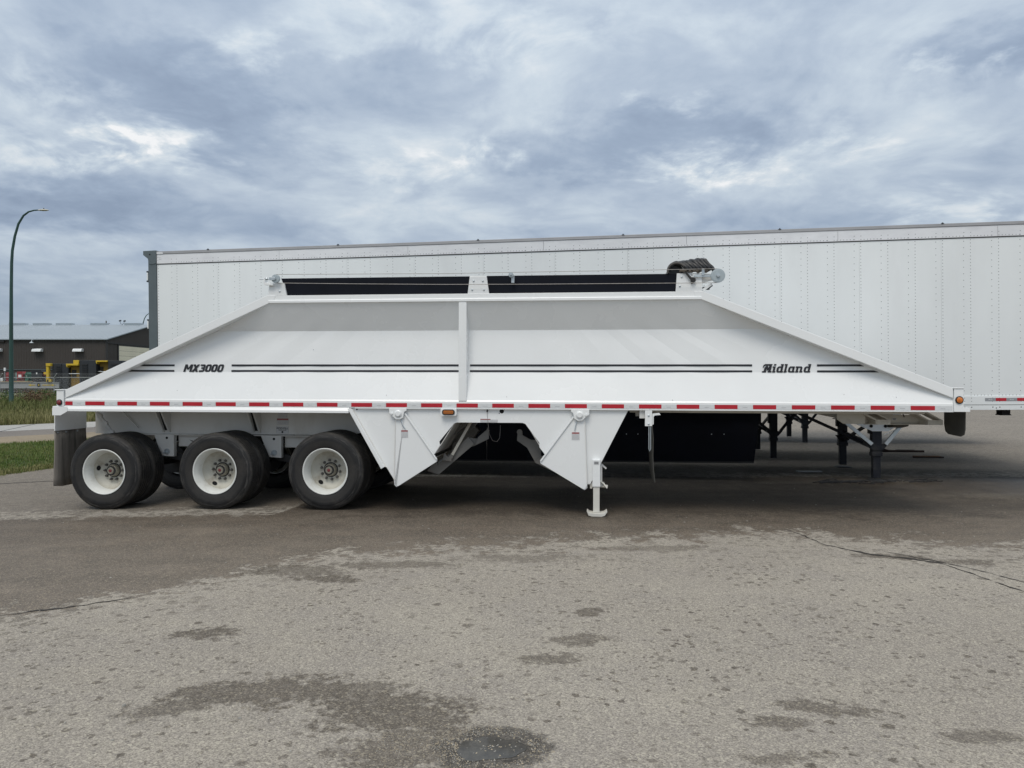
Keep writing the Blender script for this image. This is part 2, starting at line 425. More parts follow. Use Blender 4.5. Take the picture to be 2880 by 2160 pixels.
    # small drip spots scattered over the dry part
    wf = t.vmath('SUBTRACT', t.comb(t.noise(vf, 22, 3, .6), t.noise(t.vmath('ADD', vf, (4, 1, 0)), 22, 3, .6), 0.0), (.5, .5, 0))
    sc2 = t.new('ShaderNodeVectorMath', operation='SCALE'); t.put(sc2.inputs[0], wf); sc2.inputs[3].default_value = .075
    vw2 = t.vmath('ADD', vf, sc2.outputs[0])
    spot = 0.0
    for scl, off, lo, rad, amt, ns in ((7.5, (4.3, 2.7, 0), .45, .21, 1.0, .8), (12.5, (2.3, 9.7, 0), .50, .27, 1.0, 1.1), (20.0, (7.3, 1.7, 0), .60, .34, .85, 1.3), (4.0, (8.3, 5.7, 0), .88, .17, .95, .5)):
        vs = t.voro(t.vmath('ADD', vw2, off), scl); rn = t.sep(vs.outputs['Color'])[0]
        th = t.mapr(rn, lo, 1.0, .03, rad)
        q = t.mapr(t.math('SUBTRACT', vs.outputs['Distance'], th), -.03, .03, amt, 0, smooth=True)
        q = t.math('MULTIPLY', q, t.math('GREATER_THAN', rn, lo))
        q = t.math('MULTIPLY', q, t.mapr(t.noise(t.vmath('ADD', vf, (off[1] * 9, off[0] * 7, 0)), ns, 3, .6), .42, .60, .12, 1.0))
        spot = t.math('MAXIMUM', q, spot)
    edge = t.mapr(dd, -1.3, .1, 0, 1)            # more of them near the damp edge
    vs = t.voro(t.vmath('ADD', vw2, (6, 6, 0)), 7.5); rn = t.sep(vs.outputs['Color'])[0]
    q = t.math('MULTIPLY', t.mapr(t.math('SUBTRACT', vs.outputs['Distance'], t.mapr(rn, .1, 1.0, .02, .44)), -.06, .06, 1, 0), edge)
    spot = t.math('MAXIMUM', spot, q)
    spot = t.math('MULTIPLY', spot, t.mapr(gr, .35, .65, .75, 1.0))
    mask = t.math('MAXIMUM', mask, t.math('MULTIPLY', spot, t.math('SUBTRACT', 1.0, band)))
    shade_wet = t.math('MULTIPLY', t.mapr(t.math('ADD', y, t.math('MULTIPLY', rag, 1.2)), 8.9, 10.0, smooth=True), t.mapr(t.math('ADD', y, t.math('MULTIPLY', rag, 2.5)), 13.5, 18.5, 1, .25))  # wet ground plus painted shade under the trailers, both darkening the damp colour
    shade_wet = t.math('MULTIPLY', shade_wet, t.mapr(t.math('ADD', x, t.math('MULTIPLY', rag, 1.5)), -3.0, -1.6, .25, 1))
    dk = t.mapr(shade_wet, 0, 1, 1.0, .56)
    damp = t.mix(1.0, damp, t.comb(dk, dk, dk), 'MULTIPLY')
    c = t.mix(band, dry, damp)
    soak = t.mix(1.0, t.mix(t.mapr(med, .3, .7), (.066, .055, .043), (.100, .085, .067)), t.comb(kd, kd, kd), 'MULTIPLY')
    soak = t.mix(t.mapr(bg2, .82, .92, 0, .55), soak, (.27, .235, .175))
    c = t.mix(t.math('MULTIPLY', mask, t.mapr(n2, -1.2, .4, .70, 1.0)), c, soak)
    mask = t.math('MAXIMUM', mask, band)
    # dark soaked ring round the puddle
    q = t.vmath('MULTIPLY', t.vmath('SUBTRACT', vw, (-.085, 3.49, 0)), (1 / .275, 1 / .24, 0))
    ring = t.mapr(t.math('ADD', t.vmath('LENGTH', q), t.math('ADD', t.math('MULTIPLY', nn, .16), t.math('MULTIPLY', n2, .10))), .82, 1.08, 1, 0, smooth=True)
    c = t.mix(t.math('MULTIPLY', ring, t.mapr(n2, -1, 1, .65, 1.0)), c, t.mix(1.0, (.042, .037, .031), t.comb(kd, kd, kd), 'MULTIPLY'))
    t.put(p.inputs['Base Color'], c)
    # slightly shiny where damp; a really wet sheet off to the right
    wet = t.math('MULTIPLY', t.mapr(t.vmath('LENGTH', t.vmath('MULTIPLY', t.vmath('SUBTRACT', vw, (7.4, 12.0, 0)), (1 / 2.2, 1 / 1.3, 0))), .6, 1.1, 1, 0, smooth=True), .8)
    ro = t.mapr(mask, 0, 1, .92, .74); ro = t.math('SUBTRACT', ro, t.math('MULTIPLY', wet, .34)); ro = t.math('SUBTRACT', ro, t.math('MULTIPLY', ring, .25))
    t.put(p.inputs['Roughness'], ro); p.inputs['Specular IOR Level'].default_value = .35
    bn = t.new('ShaderNodeBump'); bn.inputs['Strength'].default_value = .45; bn.inputs['Distance'].default_value = .004
    hh = t.math('ADD', t.math('MULTIPLY', vo2.outputs['Distance'], -1.0), gr)
    hh = t.math('ADD', hh, t.math('MULTIPLY', sm, 1.5))
    t.put(bn.inputs['Height'], hh); t.l.new(bn.outputs[0], p.inputs['Normal'])
    return m


PATCHES = [(-1.95, 6.75, .55, .22, -6, .85), (-1.55, 6.45, .36, .14, 0, 1.0), (-2.05, 5.08, .24, .14, 15, 1.0),
           (-1.30, 4.12, .62, .24, 10, .95), (-1.72, 3.93, .30, .14, 20, .8), (-.60, 3.88, .52, .32, -5, .95), (-.42, 3.52, .42, .26, 0, .85), (-.85, 4.15, .38, .16, 0, .8),
           (.54, 5.55, .15, .09, 20, .95), (.43, 4.95, .24, .12, 10, .8), (.20, 4.60, .26, .12, 0, .8), (1.60, 3.92, .26, .11, -15, .85), (1.30, 3.75, .18, .09, 0, .8),
           (3.55, 7.25, .42, .14, -12, .95), (4.2, 7.05, .36, .14, 0, .9), (2.42, 8.92, .14, .06, 0, 1.0), (7.0, 11.0, 1.1, .34, 0, 1.0), (4.7, 12.4, 1.0, .2, 0, .9), (6.2, 12.5, .6, .16, 0, .9),
           (-1.1, 6.95, .6, .16, 0, .8), (1.2, 3.4, .2, .08, 0, .7), (2.2, 3.6, .24, .08, 0, .7), (.1, 7.2, .7, .2, 0, .6), (1.4, 7.6, .6, .15, 0, .6)]


def sheet(name, poly, z, m, grid=None):
    b = MB(); b.add([(x_, y_, z) for x_, y_ in poly], [tuple(range(len(poly)))])
    o = b.build(name, m); tag(o, kind='structure'); return o


def soil_mat(name, c1, c2, c3, s1=.6, s2=7, rough=.9, stretch=(1, 1, 1)):
    m = bpy.data.materials.new(name); m.use_nodes = True; t = NT(m.node_tree); p = t.n['Principled BSDF']
    tc = t.new('ShaderNodeTexCoord'); v = t.vmath('MULTIPLY', tc.outputs['Object'], stretch)
    c = t.mix(t.mapr(t.noise(v, s1, 5, .6), .35, .65), c1, c2)
    c = t.mix(t.mapr(t.noise(v, s2, 5, .7), .45, .7, 0, .8), c, c3)
    t.put(p.inputs['Base Color'], c); p.inputs['Roughness'].default_value = rough; p.inputs['Specular IOR Level'].default_value = .3
    bn = t.new('ShaderNodeBump'); bn.inputs['Strength'].default_value = .5; bn.inputs['Distance'].default_value = .02
    t.put(bn.inputs['Height'], t.noise(v, 25, 5, .7)); t.l.new(bn.outputs[0], p.inputs['Normal'])
    return m


ASPH = ground_material()
e_ = Vector((.636, .772)); n_ = Vector((-.772, .636))


def strip(p0, p1, t0=-60, t1=160):
    a, b = Vector(p0), Vector(p1)
    return [tuple(a + e_ * t0), tuple(a + e_ * t1), tuple(b + e_ * t1), tuple(b + e_ * t0)]


FIELD = soil_mat('field_soil', (.075, .085, .035), (.13, .12, .06), (.055, .065, .025), .15, 2.5)
sheet('ground', [(-900, -200), (900, -200), (900, 1600), (-900, 1600)], -.115, FIELD)


def gz(x_):
    """height of the lot: it dips a little towards the rear wheels"""
    q = max(0.0, min(-x_, 6.2) - 1.1); return -.0029 * q * q


def lot():
    b = MB(); ys = [-70, -44, -20, -8, 0, 3, 6, 9, 12, 15, 20, 26, 32.3, 45, 70, 100, 148]
    us = [0, .002, .004, .007, .01, .013, .016, .019, .022, .025, .028, .031, .034, .037, .04, .044, .048, .052, .056, .06, .066, .074, .085, .1, .15, .3, .6, 1]
    for y_ in ys:
        xl_ = -9.3 + (y_ - 13.95) * .2749 if y_ <= 32.3 else -4.26 + (y_ - 32.3) * .8238
        for u in us:
            x_ = xl_ + (160 - xl_) * u; b.v.append((x_, y_, gz(x_)))
    n = len(us)
    for i in range(len(ys) - 1):
        for j in range(n - 1): q = i * n + j; b.f.append((q, q + 1, q + n + 1, q + n))
    o = b.build('parking_lot', ASPH, smooth=True); tag(o, kind='structure'); return o


lot()
LAWNM = soil_mat('lawn_soil', (.045, .075, .018), (.07, .10, .028), (.10, .10, .045), .5, 6)
sheet('lawn', [(-25.2, -43.9), (-4.26, 32.3), (-52, -25.7)], -.079, LAWNM)
DIRT = soil_mat('dirt_verge', (.25, .205, .145), (.20, .165, .12), (.29, .25, .18), .5, 8, stretch=(1, 1, 1))
sheet('dirt_verge', strip((-13.79, 20.7), (-15.5, 23.2)), -.085, DIRT)
sheet('road', strip((-15.45, 23.15), (-17.12, 25.68)), -.095, soil_mat('road_asphalt', (.165, .15, .135), (.20, .18, .16), (.13, .12, .11), .5, 9))
sheet('concrete_gutter', strip((-17.09, 25.66), (-19.26, 28.91)), -.090, soil_mat('pale_concrete', (.34, .34, .325), (.38, .375, .36), (.30, .295, .28), .4, 5))
b = MB()   # joints of the concrete gutter
for k in range(-8, 25):
    a0 = Vector((-17.09, 25.66)) + e_ * k * 3.0; a1 = Vector((-19.26, 28.91)) + e_ * (k * 3.0 + 1.2)
    b.bar((a0.x, a0.y, -.088), (a1.x, a1.y, -.088), .05, .004, (0, 0, 1))
tag(b.build('gutter_joints', TRIM), kind='structure')


# cracks in the asphalt, right
def crack(name, pts, w):
    b = MB(); P = []
    for i in range(len(pts) - 1):
        a, c = Vector(pts[i]), Vector(pts[i + 1]); n = max(2, int((c - a).length / .05))
        for k in range(n):
            q = a.lerp(c, k / n); P.append(q + Vector((random.gauss(0, .008), random.gauss(0, .010))))
    for i, q in enumerate(P):
        ww = w * random.uniform(.4, 1.4) * min(1, i / 6 + .2, (len(P) - i) / 6 + .2)
        b.v += [(q.x, q.y - ww, gz(q.x) + .003), (q.x, q.y + ww, gz(q.x) + .003)]
        if i: k = 2 * i; b.f.append((k - 2, k, k + 1, k - 1))
    o = b.build(name, CRK); tag(o, kind='structure')


CRK = mat('crack_tar', (.022, .019, .017), .8, var=.3, vscale=20)
crack('asphalt_crack', [(3.05, 8.6), (3.10, 8.30), (3.18, 7.73), (3.43, 7.34), (3.72, 7.16), (3.90, 6.98), (3.95, 6.66), (4.0, 6.3), (4.04, 6.05), (4.2, 5.7)], .030)
crack('asphalt_crack', [(3.60, 7.5), (3.92, 7.05), (4.10, 6.71), (4.23, 6.34), (4.5, 6.0)], .020)
crack('asphalt_crack', [(-3.7, 5.5), (-3.2, 5.75), (-2.9, 5.95)], .012)
crack('asphalt_crack', [(-8.9, 12.6), (-8.0, 13.1), (-7.2, 13.3), (-6.4, 13.4)], .03)

# puddle with stones
b = MB(); P = []
for k in range(40):
    a = 2 * math.pi * k / 40; q = 1 + .09 * math.sin(2 * a + 1) + .07 * math.sin(3 * a + 2) + .05 * math.sin(5 * a) + .035 * math.sin(9 * a + 2)
    P.append((-.10 + .145 * q * math.cos(a), 3.485 + .118 * q * math.sin(a), .0018))
b.add(P, [tuple(range(40))])
PUD = bpy.data.materials.new('puddle_water'); PUD.use_nodes = True; pp = PUD.node_tree.nodes['Principled BSDF']
pp.inputs['Base Color'].default_value = (.035, .035, .033, 1); pp.inputs['Roughness'].default_value = .06; pp.inputs['IOR'].default_value = 1.33
pt = NT(PUD.node_tree); tcc = pt.new('ShaderNodeTexCoord'); pt.put(pp.inputs['Base Color'], pt.mix(pt.mapr(pt.noise(tcc.outputs['Object'], 30, 4), .35, .65), (.060, .058, .054), (.085, .081, .072)))
tag(b.build('puddle', PUD), kind='structure')


def pebbles(name, items, m, label):
    b = MB()
    for x_, y_, r_ in items:
        k = len(b.v); sx, sy, sz = r_ * random.uniform(.8, 1.5), r_ * random.uniform(.7, 1.1), r_ * random.uniform(.35, .6); an = random.uniform(0, 3.1)
        ring = []
        for j in range(6):
            a = math.pi * j / 3; u, w = sx * math.cos(a) * random.uniform(.85, 1.1), sy * math.sin(a) * random.uniform(.85, 1.1)
            ring.append((x_ + u * math.cos(an) - w * math.sin(an), y_ + u * math.sin(an) + w * math.cos(an)))
        g0 = gz(x_); vs = [(q[0], q[1], g0) for q in ring] + [(x_ + (q[0] - x_) * .62, y_ + (q[1] - y_) * .62, g0 + sz) for q in ring]
        b.add(vs, [(j, (j + 1) % 6, (j + 1) % 6 + 6, j + 6) for j in range(6)] + [(6, 7, 8, 9, 10, 11)])
    o = b.build(name, m, smooth=True); tag(o, label, 'stones', kind='stuff'); return o


def ringpts(n, r0, r1, s0, s1, p_in=0.0):
    out = []
    while len(out) < n:
        a = random.uniform(0, 6.283); r_ = random.uniform(r0, r1); out.append((-.08 + .16 * r_ * math.cos(a), 3.49 + .135 * r_ * math.sin(a), random.uniform(s0, s1)))
    return out


it = ringpts(1300, 1.0, 1.75, .0012, .0034) + ringpts(50, 1.0, 1.3, .0028, .0050) + ringpts(70, .1, .95, .0028, .0065)
it += [(random.gauss(-.40, .18), random.gauss(3.52, .13), random.uniform(.001, .0030)) for _ in range(1200)]
pebbles('gravel', it[::2], STONE, 'loose tan gravel lying in and around the small puddle')
pebbles('gravel', it[1::2], STONEG, 'loose pale grey gravel lying in and around the small puddle')
pebbles('gravel', [(random.uniform(-7, 9), random.uniform(3.2, 12.5), random.uniform(.003, .010)) for _ in range(420)] + [(-2.0, 3.95, .014), (-1.35, 3.8, .012)], STONEG,
        'scattered pale pebbles over the open asphalt')

# ------------------------------------------------------------------ grass and weeds (left background)
def leafmat(name, c1, c2, c3, sc=.35):
    m = bpy.data.materials.new(name); m.use_nodes = True; t = NT(m.node_tree); p = t.n['Principled BSDF']
    tc = t.new('ShaderNodeTexCoord'); v = tc.outputs['Object']
    c = t.mix(t.mapr(t.noise(v, sc, 4, .6), .38, .62), c1, c2); c = t.mix(t.mapr(t.noise(v, 6, 3, .6), .5, .65), c, c3)
    t.put(p.inputs['Base Color'], c); p.inputs['Roughness'].default_value = .75; p.inputs['Specular IOR Level'].default_value = .25
    return m


GR1 = leafmat('green_grass_blade', (.085, .135, .028), (.125, .165, .045), (.19, .185, .075))
GR2 = leafmat('dry_grass_blade', (.13, .145, .045), (.22, .205, .09), (.30, .27, .14))
GR3 = leafmat('weed_leaf', (.055, .10, .026), (.09, .15, .045), (.16, .175, .085), .8)
GR4 = leafmat('reddish_weed_leaf', (.14, .075, .05), (.10, .075, .04), (.17, .10, .065), .8)


def blades(name, n, area, h0, h1, w, m, label, lean=.5, per=4, zb=-.11, cat='grass'):
    b = MB()
    for _ in range(n):
        x_, y_ = area()
        for k in range(per):
            a = random.uniform(0, 6.283); h = random.uniform(h0, h1); l = random.uniform(.1, lean) * h
            px_, py_ = x_ + random.gauss(0, .05), y_ + random.gauss(0, .05); c_, s_ = math.cos(a), math.sin(a)
            ww = w * random.uniform(.6, 1.3)
            k0 = len(b.v)
            b.v += [(px_ - ww * s_, py_ + ww * c_, zb), (px_ + ww * s_, py_ - ww * c_, zb),
                    (px_ + l * .4 * c_ + ww * .7 * s_, py_ + l * .4 * s_ - ww * .7 * c_, zb + h * .6), (px_ + l * .4 * c_ - ww * .7 * s_, py_ + l * .4 * s_ + ww * .7 * c_, zb + h * .6),
                    (px_ + l * c_, py_ + l * s_, zb + h)]
            b.f += [(k0, k0 + 1, k0 + 2, k0 + 3), (k0 + 3, k0 + 2, k0 + 4)]
    o = b.build(name, m); tag(o, label, cat, kind='stuff'); return o


def wedge(y0, y1, u0=-.80, u1=-.52, off=None, pw=1.0):
    def f():
        while True:
            y_ = y0 + (y1 - y0) * random.random() ** pw; x_ = y_ * random.uniform(u0, u1)
            if off is None or off(x_, y_): return x_, y_
    return f


def side(p0, x_, y_): return (Vector((x_, y_)) - Vector(p0)).dot(n_)


lawn_ok = lambda x_, y_: side((-13.79, 20.7), x_, y_) < -.1 and ((x_ + 9.3) * .964 - (y_ - 13.95) * .265) < -.02 + random.gauss(0, .10)
blades('grass', 9000, wedge(11.5, 23.5, -.80, -.50, lawn_ok), .03, .085, .006, GR1, 'short green lawn grass between the lot and the road', per=3, zb=-.085)
blades('grass', 900, wedge(12, 17, -.78, -.55, lambda x_, y_: -.45 < ((x_ + 9.3) * .964 - (y_ - 13.95) * .265) < .05), .03, .10, .006, GR2, 'dry ragged grass along the broken asphalt edge', per=3, zb=-.085)
fld = lambda x_, y_: side((-19.26, 28.91), x_, y_) > .15
blades('grass', 5200, wedge(28.5, 42, -.80, -.50, fld, 1.2), .15, .42, .012, GR2, 'tall dry grass along the far side of the road', per=5)
blades('grass', 3800, wedge(36, 60, -.80, -.50, fld), .25, .62, .018, leafmat('mixed_grass_blade', (.075, .10, .025), (.12, .135, .045), (.19, .18, .08)), 'olive green grass filling the field before the fence', per=4)


def bush(name, x_, y_, r_, h, m, label, n=900, group=None, fl=0):
    t = empty(name, (x_, y_, -.11)); tag(t, label, 'bush', group)
    b = MB()
    for k in range(9):
        a = random.uniform(0, 6.283); q = random.uniform(.2, .8) * r_
        b.tube([(0, 0, 0), (q * .5 * math.cos(a), q * .5 * math.sin(a), h * .45), (q * math.cos(a), q * math.sin(a), h * random.uniform(.6, .95))], [.02, .014, .006], 5)
    b.build('stem', WOOD, t)
    b = MB(); cl = [(random.gauss(0, r_ * .45), random.gauss(0, r_ * .45), h * random.uniform(.2, .9), random.uniform(.12, .3)) for _ in range(26)]
    for k in range(n):
        c_ = random.choice(cl); p_ = Vector((c_[0] + random.gauss(0, c_[3] * .6), c_[1] + random.gauss(0, c_[3] * .6), max(.02, c_[2] + random.gauss(0, c_[3] * .6))))
        s_ = random.uniform(.03, .075); u = Vector((random.gauss(0, 1), random.gauss(0, 1), random.gauss(0, .6))).normalized(); w = u.cross(Vector((random.gauss(0, 1), random.gauss(0, 1), random.gauss(0, 1)))).normalized()
        b.add([p_ - u * s_, p_ + w * s_ * .45, p_ + u * s_, p_ - w * s_ * .45], [(0, 1, 2, 3)])
    tag(b.build('foliage', m, t), kind='stuff')
    if fl:
        b = MB()
        for k in range(fl):
            a = random.uniform(0, 6.28); q = r_ * random.uniform(.2, 1); p_ = Vector((q * math.cos(a), q * math.sin(a), h * random.uniform(.75, 1.05))); s_ = .025
            b.add([p_ + Vector((-s_, 0, 0)), p_ + Vector((0, -s_, .0)), p_ + Vector((s_, 0, 0)), p_ + Vector((0, 0, s_))], [(0, 1, 2, 3)])
        tag(b.build('flower_heads', WPL, t), kind='stuff')
    return t


bush('bush', -31.0, 50.0, 1.0, 1.0, GR4, 'rust coloured bushy weed right behind the green lamp pole', 1500)
bush('bush', -34.2, 51.5, 1.4, .95, GR3, 'dark green weed clump at the left edge beside the lamp pole', 1500, fl=18)
bush('bush', -29.6, 51.5, 1.3, .72, GR3, 'low green weed clump right of the rust coloured weed', 1400, fl=16)
bush('bush', -28.2, 50.5, 1.2, .70, GR3, 'pale flowering weed clump below the grey deck', 1300, fl=40)
bush('bush', -35.5, 60.0, 1.4, .9, GR3, 'dark leafy weed clump at the foot of the fence post', 1500)
bush('bush', -37.8, 61.5, 1.5, .8, GR3, 'dark leafy weed clump against the chain link under the deck', 1500)

# ------------------------------------------------------------------ far brown building
def building():
    X0, X1, Y0, D, EZ, RZ = -70.6, -50.1, 95.0, 24.0, 6.45, 8.95
    t = empty('building', ((X0 + X1) / 2, Y0, 0)); tag(t, 'long dark brown metal warehouse with a pale grey roof beyond the fence', 'building')
    ox, oy = t.location.x, t.location.y
    def L(m, name, mt, **k): m.v = [(a - ox, c - oy, d) for a, c, d in m.v]; return m.build(name, mt, t, **k)
    b = MB()
    n = 102; w = (X1 - X0) / n                       # ribbed cladding, front
    pl = []
    for k in range(n):
        x_ = X0 + k * w; pl += [(x_, 0), (x_ + w * .5, 0), (x_ + w * .58, -.028), (x_ + w * .92, -.028)]
    pl.append((X1, 0))
    for i in range(len(pl) - 1):
        (a, c), (d, f) = pl[i], pl[i + 1]; b.add([(a, Y0 + c, 0), (d, Y0 + f, 0), (d, Y0 + f, EZ), (a, Y0 + c, EZ)], [(0, 1, 2, 3)])
    L(b, 'front_wall', BWALL)
    b = MB(); n = 80; w = D / n
    def top(y_): q = abs(y_ - Y0 - D / 2) / (D / 2); return EZ + (RZ - EZ) * (1 - q)
    for k in range(n):
        y_ = Y0 + k * w
        for (a, c, da, dc) in ((y_, y_ + w * .5, 0, 0), (y_ + w * .5, y_ + w * .58, 0, .05), (y_ + w * .58, y_ + w * .92, .05, .05), (y_ + w * .92, y_ + w, .05, 0)):
            b.add([(X1 + da, a, 0), (X1 + dc, c, 0), (X1 + dc, c, top(c)), (X1 + da, a, top(a))], [(0, 1, 2, 3)])
    L(b, 'gable_wall', BWALL)
    b = MB(); b.add([(X0, Y0, 0), (X0, Y0 + D, 0), (X0, Y0 + D, EZ), (X0, Y0 + D / 2, RZ), (X0, Y0, EZ)], [(0, 1, 2, 3, 4)]); b.add([(X0, Y0 + D, 0), (X1, Y0 + D, 0), (X1, Y0 + D, EZ), (X0, Y0 + D, EZ)], [(0, 1, 2, 3)])
    L(b, 'rear_wall', BWALL)
    b = MB()
    for s_ in (0, 1):
        ya, yb_ = (Y0 - .35, Y0 + D / 2) if s_ == 0 else (Y0 + D + .35, Y0 + D / 2)
        b.add([(X0 - .3, ya, EZ - .03), (X1 + .3, ya, EZ - .03), (X1 + .3, yb_, RZ + .07), (X0 - .3, yb_, RZ + .07), (X0 - .3, ya, EZ + .09), (X1 + .3, ya, EZ + .09), (X1 + .3, yb_, RZ + .19), (X0 - .3, yb_, RZ + .19)],
              [(0, 3, 2, 1), (4, 5, 6, 7), (0, 1, 5, 4), (1, 2, 6, 5), (3, 0, 4, 7)])
        if s_ == 0:
            for k in range(35):
                x_ = X0 + k * .6; b.add([(x_, ya, EZ + .09), (x_ + .05, ya, EZ + .09), (x_ + .05, yb_, RZ + .19), (x_, yb_, RZ + .19), (x_, ya, EZ + .105), (x_ + .05, ya, EZ + .105), (x_ + .05, yb_, RZ + .205), (x_, yb_, RZ + .205)],
                      [(0, 3, 2, 1), (4, 5, 6, 7), (0, 1, 5, 4), (1, 2, 6, 5), (3, 0, 4, 7)])
    L(b, 'roof', BROOF)
    b = MB(); b.box(X0, X1 - 12.5, Y0 - .22, Y0 - .06, EZ - .30, EZ - .05); L(b, 'gutter', TRIM)
    b = MB(); b.box(X1 + .055, X1 + .16, Y0, Y0 + D, EZ - .42, EZ - .30); L(b, 'eave_trim', TRIM)
    b = MB(); b.box(X0, X1, Y0 - .12, Y0 - .055, 2.72, 2.80); L(b, 'wall_band', GREYSTEEL)
    b = MB(); b.box(X1 - .05, X1 + .10, Y0 - .10, Y0 + .12, 0, EZ - .05); L(b, 'corner_trim', TRIM)
    # cream overhead door in the gable, built of panels in a frame
    fr = MB(); fr.box(X1 + .05, X1 + .13, 97.6, 97.85, 0, 5.9); fr.box(X1 + .05, X1 + .13, 106.2, 106.45, 0, 5.9); fr.box(X1 + .05, X1 + .13, 97.6, 106.45, 5.85, 6.0)
    do = L(fr, 'overhead_door', TRIM)
    for k in range(9):
        q = MB(); q.box(X1 + .06, X1 + .10, 97.86, 106.19, .05 + k * .645, .67 + k * .645); q.box(X1 + .09, X1 + .115, 97.86, 106.19, .33 + k * .645, .36 + k * .645)
        q.v = [(a - ox, c - oy, d) for a, c, d in q.v]; q.build('door_panel', CREAM, do)
    # hooded wall lights
    for x_ in (-63.4, -58.4, -53.4):
        q = MB(); pr = [(-.05, 0), (-.05, -.38)] + [(-.05 - .55 * math.sin(a), -.38 + .38 * (1 - math.cos(a))) for a in [R(k) for k in (90, 72, 54, 36, 18)]]
        pr = [(0, -.38), (-.6, -.38), (-.58, -.25), (-.5, -.12), (-.36, -.03), (-.18, 0), (0, 0)]
        q.v = []
        q.prism([(Y0 - .05 + a, 5.35 + c) for a, c in pr], x_ - .55, x_ + .55, 'x'); L(q, 'wall_hood', WPL)
    q = MB(); xg = -(1440 - 98) / 2163 * 95
    q.tube([(xg, Y0 - .06, 6.3), (xg, Y0 - .5, 6.45), (xg, Y0 - .62, 6.2)], .03, 6); q.lathe([(.05, .18), (.10, .12), (.28, 0)], (xg, Y0 - .62, 6.02), 14, 'z'); L(q, 'gooseneck_lamp', GALV)
    for x_ in (-68.6, -65.3, -62.1, -57.3, -52.6):     # ridge vents
        q = MB(); q.prism([(Y0 + D / 2 - .35, RZ + .02), (Y0 + D / 2 + .35, RZ + .02), (Y0 + D / 2 + .45, RZ + .38), (Y0 + D / 2 - .45, RZ + .38)], x_ - 1.1, x_ + 1.1, 'x'); L(q, 'ridge_vent', GALV)
    return t


building()
q = empty('roof_floodlight', (-54.2, 107.0, 9.16)); tag(q, 'twin floodlight bracket standing on the warehouse ridge', 'floodlight')
b = MB(); b.tube([(-.28, 0, .42), (-.22, 0, .12), (0, 0, .04), (.2, 0, .12), (.30, 0, .40)], .025, 6); b.tube([(0, 0, -.05), (0, 0, .06)], .04, 6); b.build('bracket', DARKSTEEL, q)
for x_, a in ((-.28, .25), (.33, -.1)):
    b = MB(); b.bar((x_ - .12, 0, .46 + a * .1), (x_ + .12, 0, .54 + a * .1), .16, .22); b.build('lamp_head', MBLK, q)

# utility pole behind the building
q = empty('utility_pole', (-79.1, 150, 0)); tag(q, 'distant utility pole whose crossarm shows over the warehouse ridge', 'utility pole')
b = MB(); b.tube([(0, 0, 0), (0, 0, 12.9)], [.18, .11], 8); b.build('pole', mat('grey_timber', (.13, .12, .11), .9), q)
b = MB(); b.box(-1.4, 1.4, -.06, .06, 11.75, 11.9); b.box(-.7, .7, -.06, .06, 12.3, 12.4); b.build('crossarm', MATS['grey_timber'], q)
for x_ in (-1.3, -.6, .6, 1.3):
    b = MB(); b.lathe([(.02, 0), (.07, .05), (.07, .12), (.03, .2)], (x_, 0, 11.9), 8, 'z'); b.build('insulator', GALV, q)
b = MB()
for k, dx in enumerate((-1.3, 1.3)):
    b.tube([(dx - 90 * u, 0, 12.0 - 3.0 * (1 - (2 * u - 1) ** 2) * .4) for u in [i / 14 for i in range(15)]], .02, 4)
b.build('power_line', DARKSTEEL, q)


# ------------------------------------------------------------------ street lamps
def street_lamp(loc, label, scale=1.0, seg=True):
    t = empty('street_lamp', loc); tag(t, label, 'street lamp', 'curved green street lamps')
    if scale != 1.0: t.scale = (scale,) * 3
    b = MB(); pts = [(0, 0, 0), (0, 0, .02), (0, 0, .03), (.0, 0, 2), (.01, 0, 5), (.03, 0, 7.5), (.06, 0, 9.07), (.11, 0, 9.85), (.27, 0, 10.75), (.50, 0, 11.53), (.82, 0, 12.05), (1.15, 0, 12.29), (1.48, 0, 12.38), (1.78, 0, 12.40)]
    b.tube(pts, [.14, .14, .135, .13, .11, .095, .088, .082, .075, .068, .06, .052, .045, .04], 12); b.build('pole', POLEG, t, smooth=True)
    b = MB(); b.box(-.2, .2, -.2, .2, 0, .03); b.build('base_plate', POLEG, t)
    b = MB(); secs = [(1.74, .04, .035), (1.84, .09, .05), (2.0, .15, .07), (2.2, .15, .065), (2.34, .10, .04), (2.42, .04, .015)]
    n = 12
    for x_, w, h in secs:
        for j in range(n):
            a = 2 * math.pi * j / n; b.v.append((x_, w * math.cos(a), 12.39 + h * math.sin(a) * (1 if math.sin(a) > 0 else .7)))
    for i in range(len(secs) - 1):
        for j in range(n): b.f.append((i * n + j, i * n + (j + 1) % n, (i + 1) * n + (j + 1) % n, (i + 1) * n + j))
    b.f += [tuple(range(n))[::-1], tuple(range((len(secs) - 1) * n, len(secs) * n))]
    b.build('lamp_head', LEDH, t, smooth=True)
    b = MB(); b.lathe([(.03, 0), (.035, .05), (.02, .08)], (2.1, 0, 12.45), 10, 'z'); b.build('photocell', DARKSTEEL, t)
    return t


street_lamp((-31.64, 48.6, -.10), 'tall green curved street lamp at the left edge of the field')
street_lamp((-67.4, 140, -.10), 'distant street lamp whose curved arm peeks out beside the box trailer', 1.10)


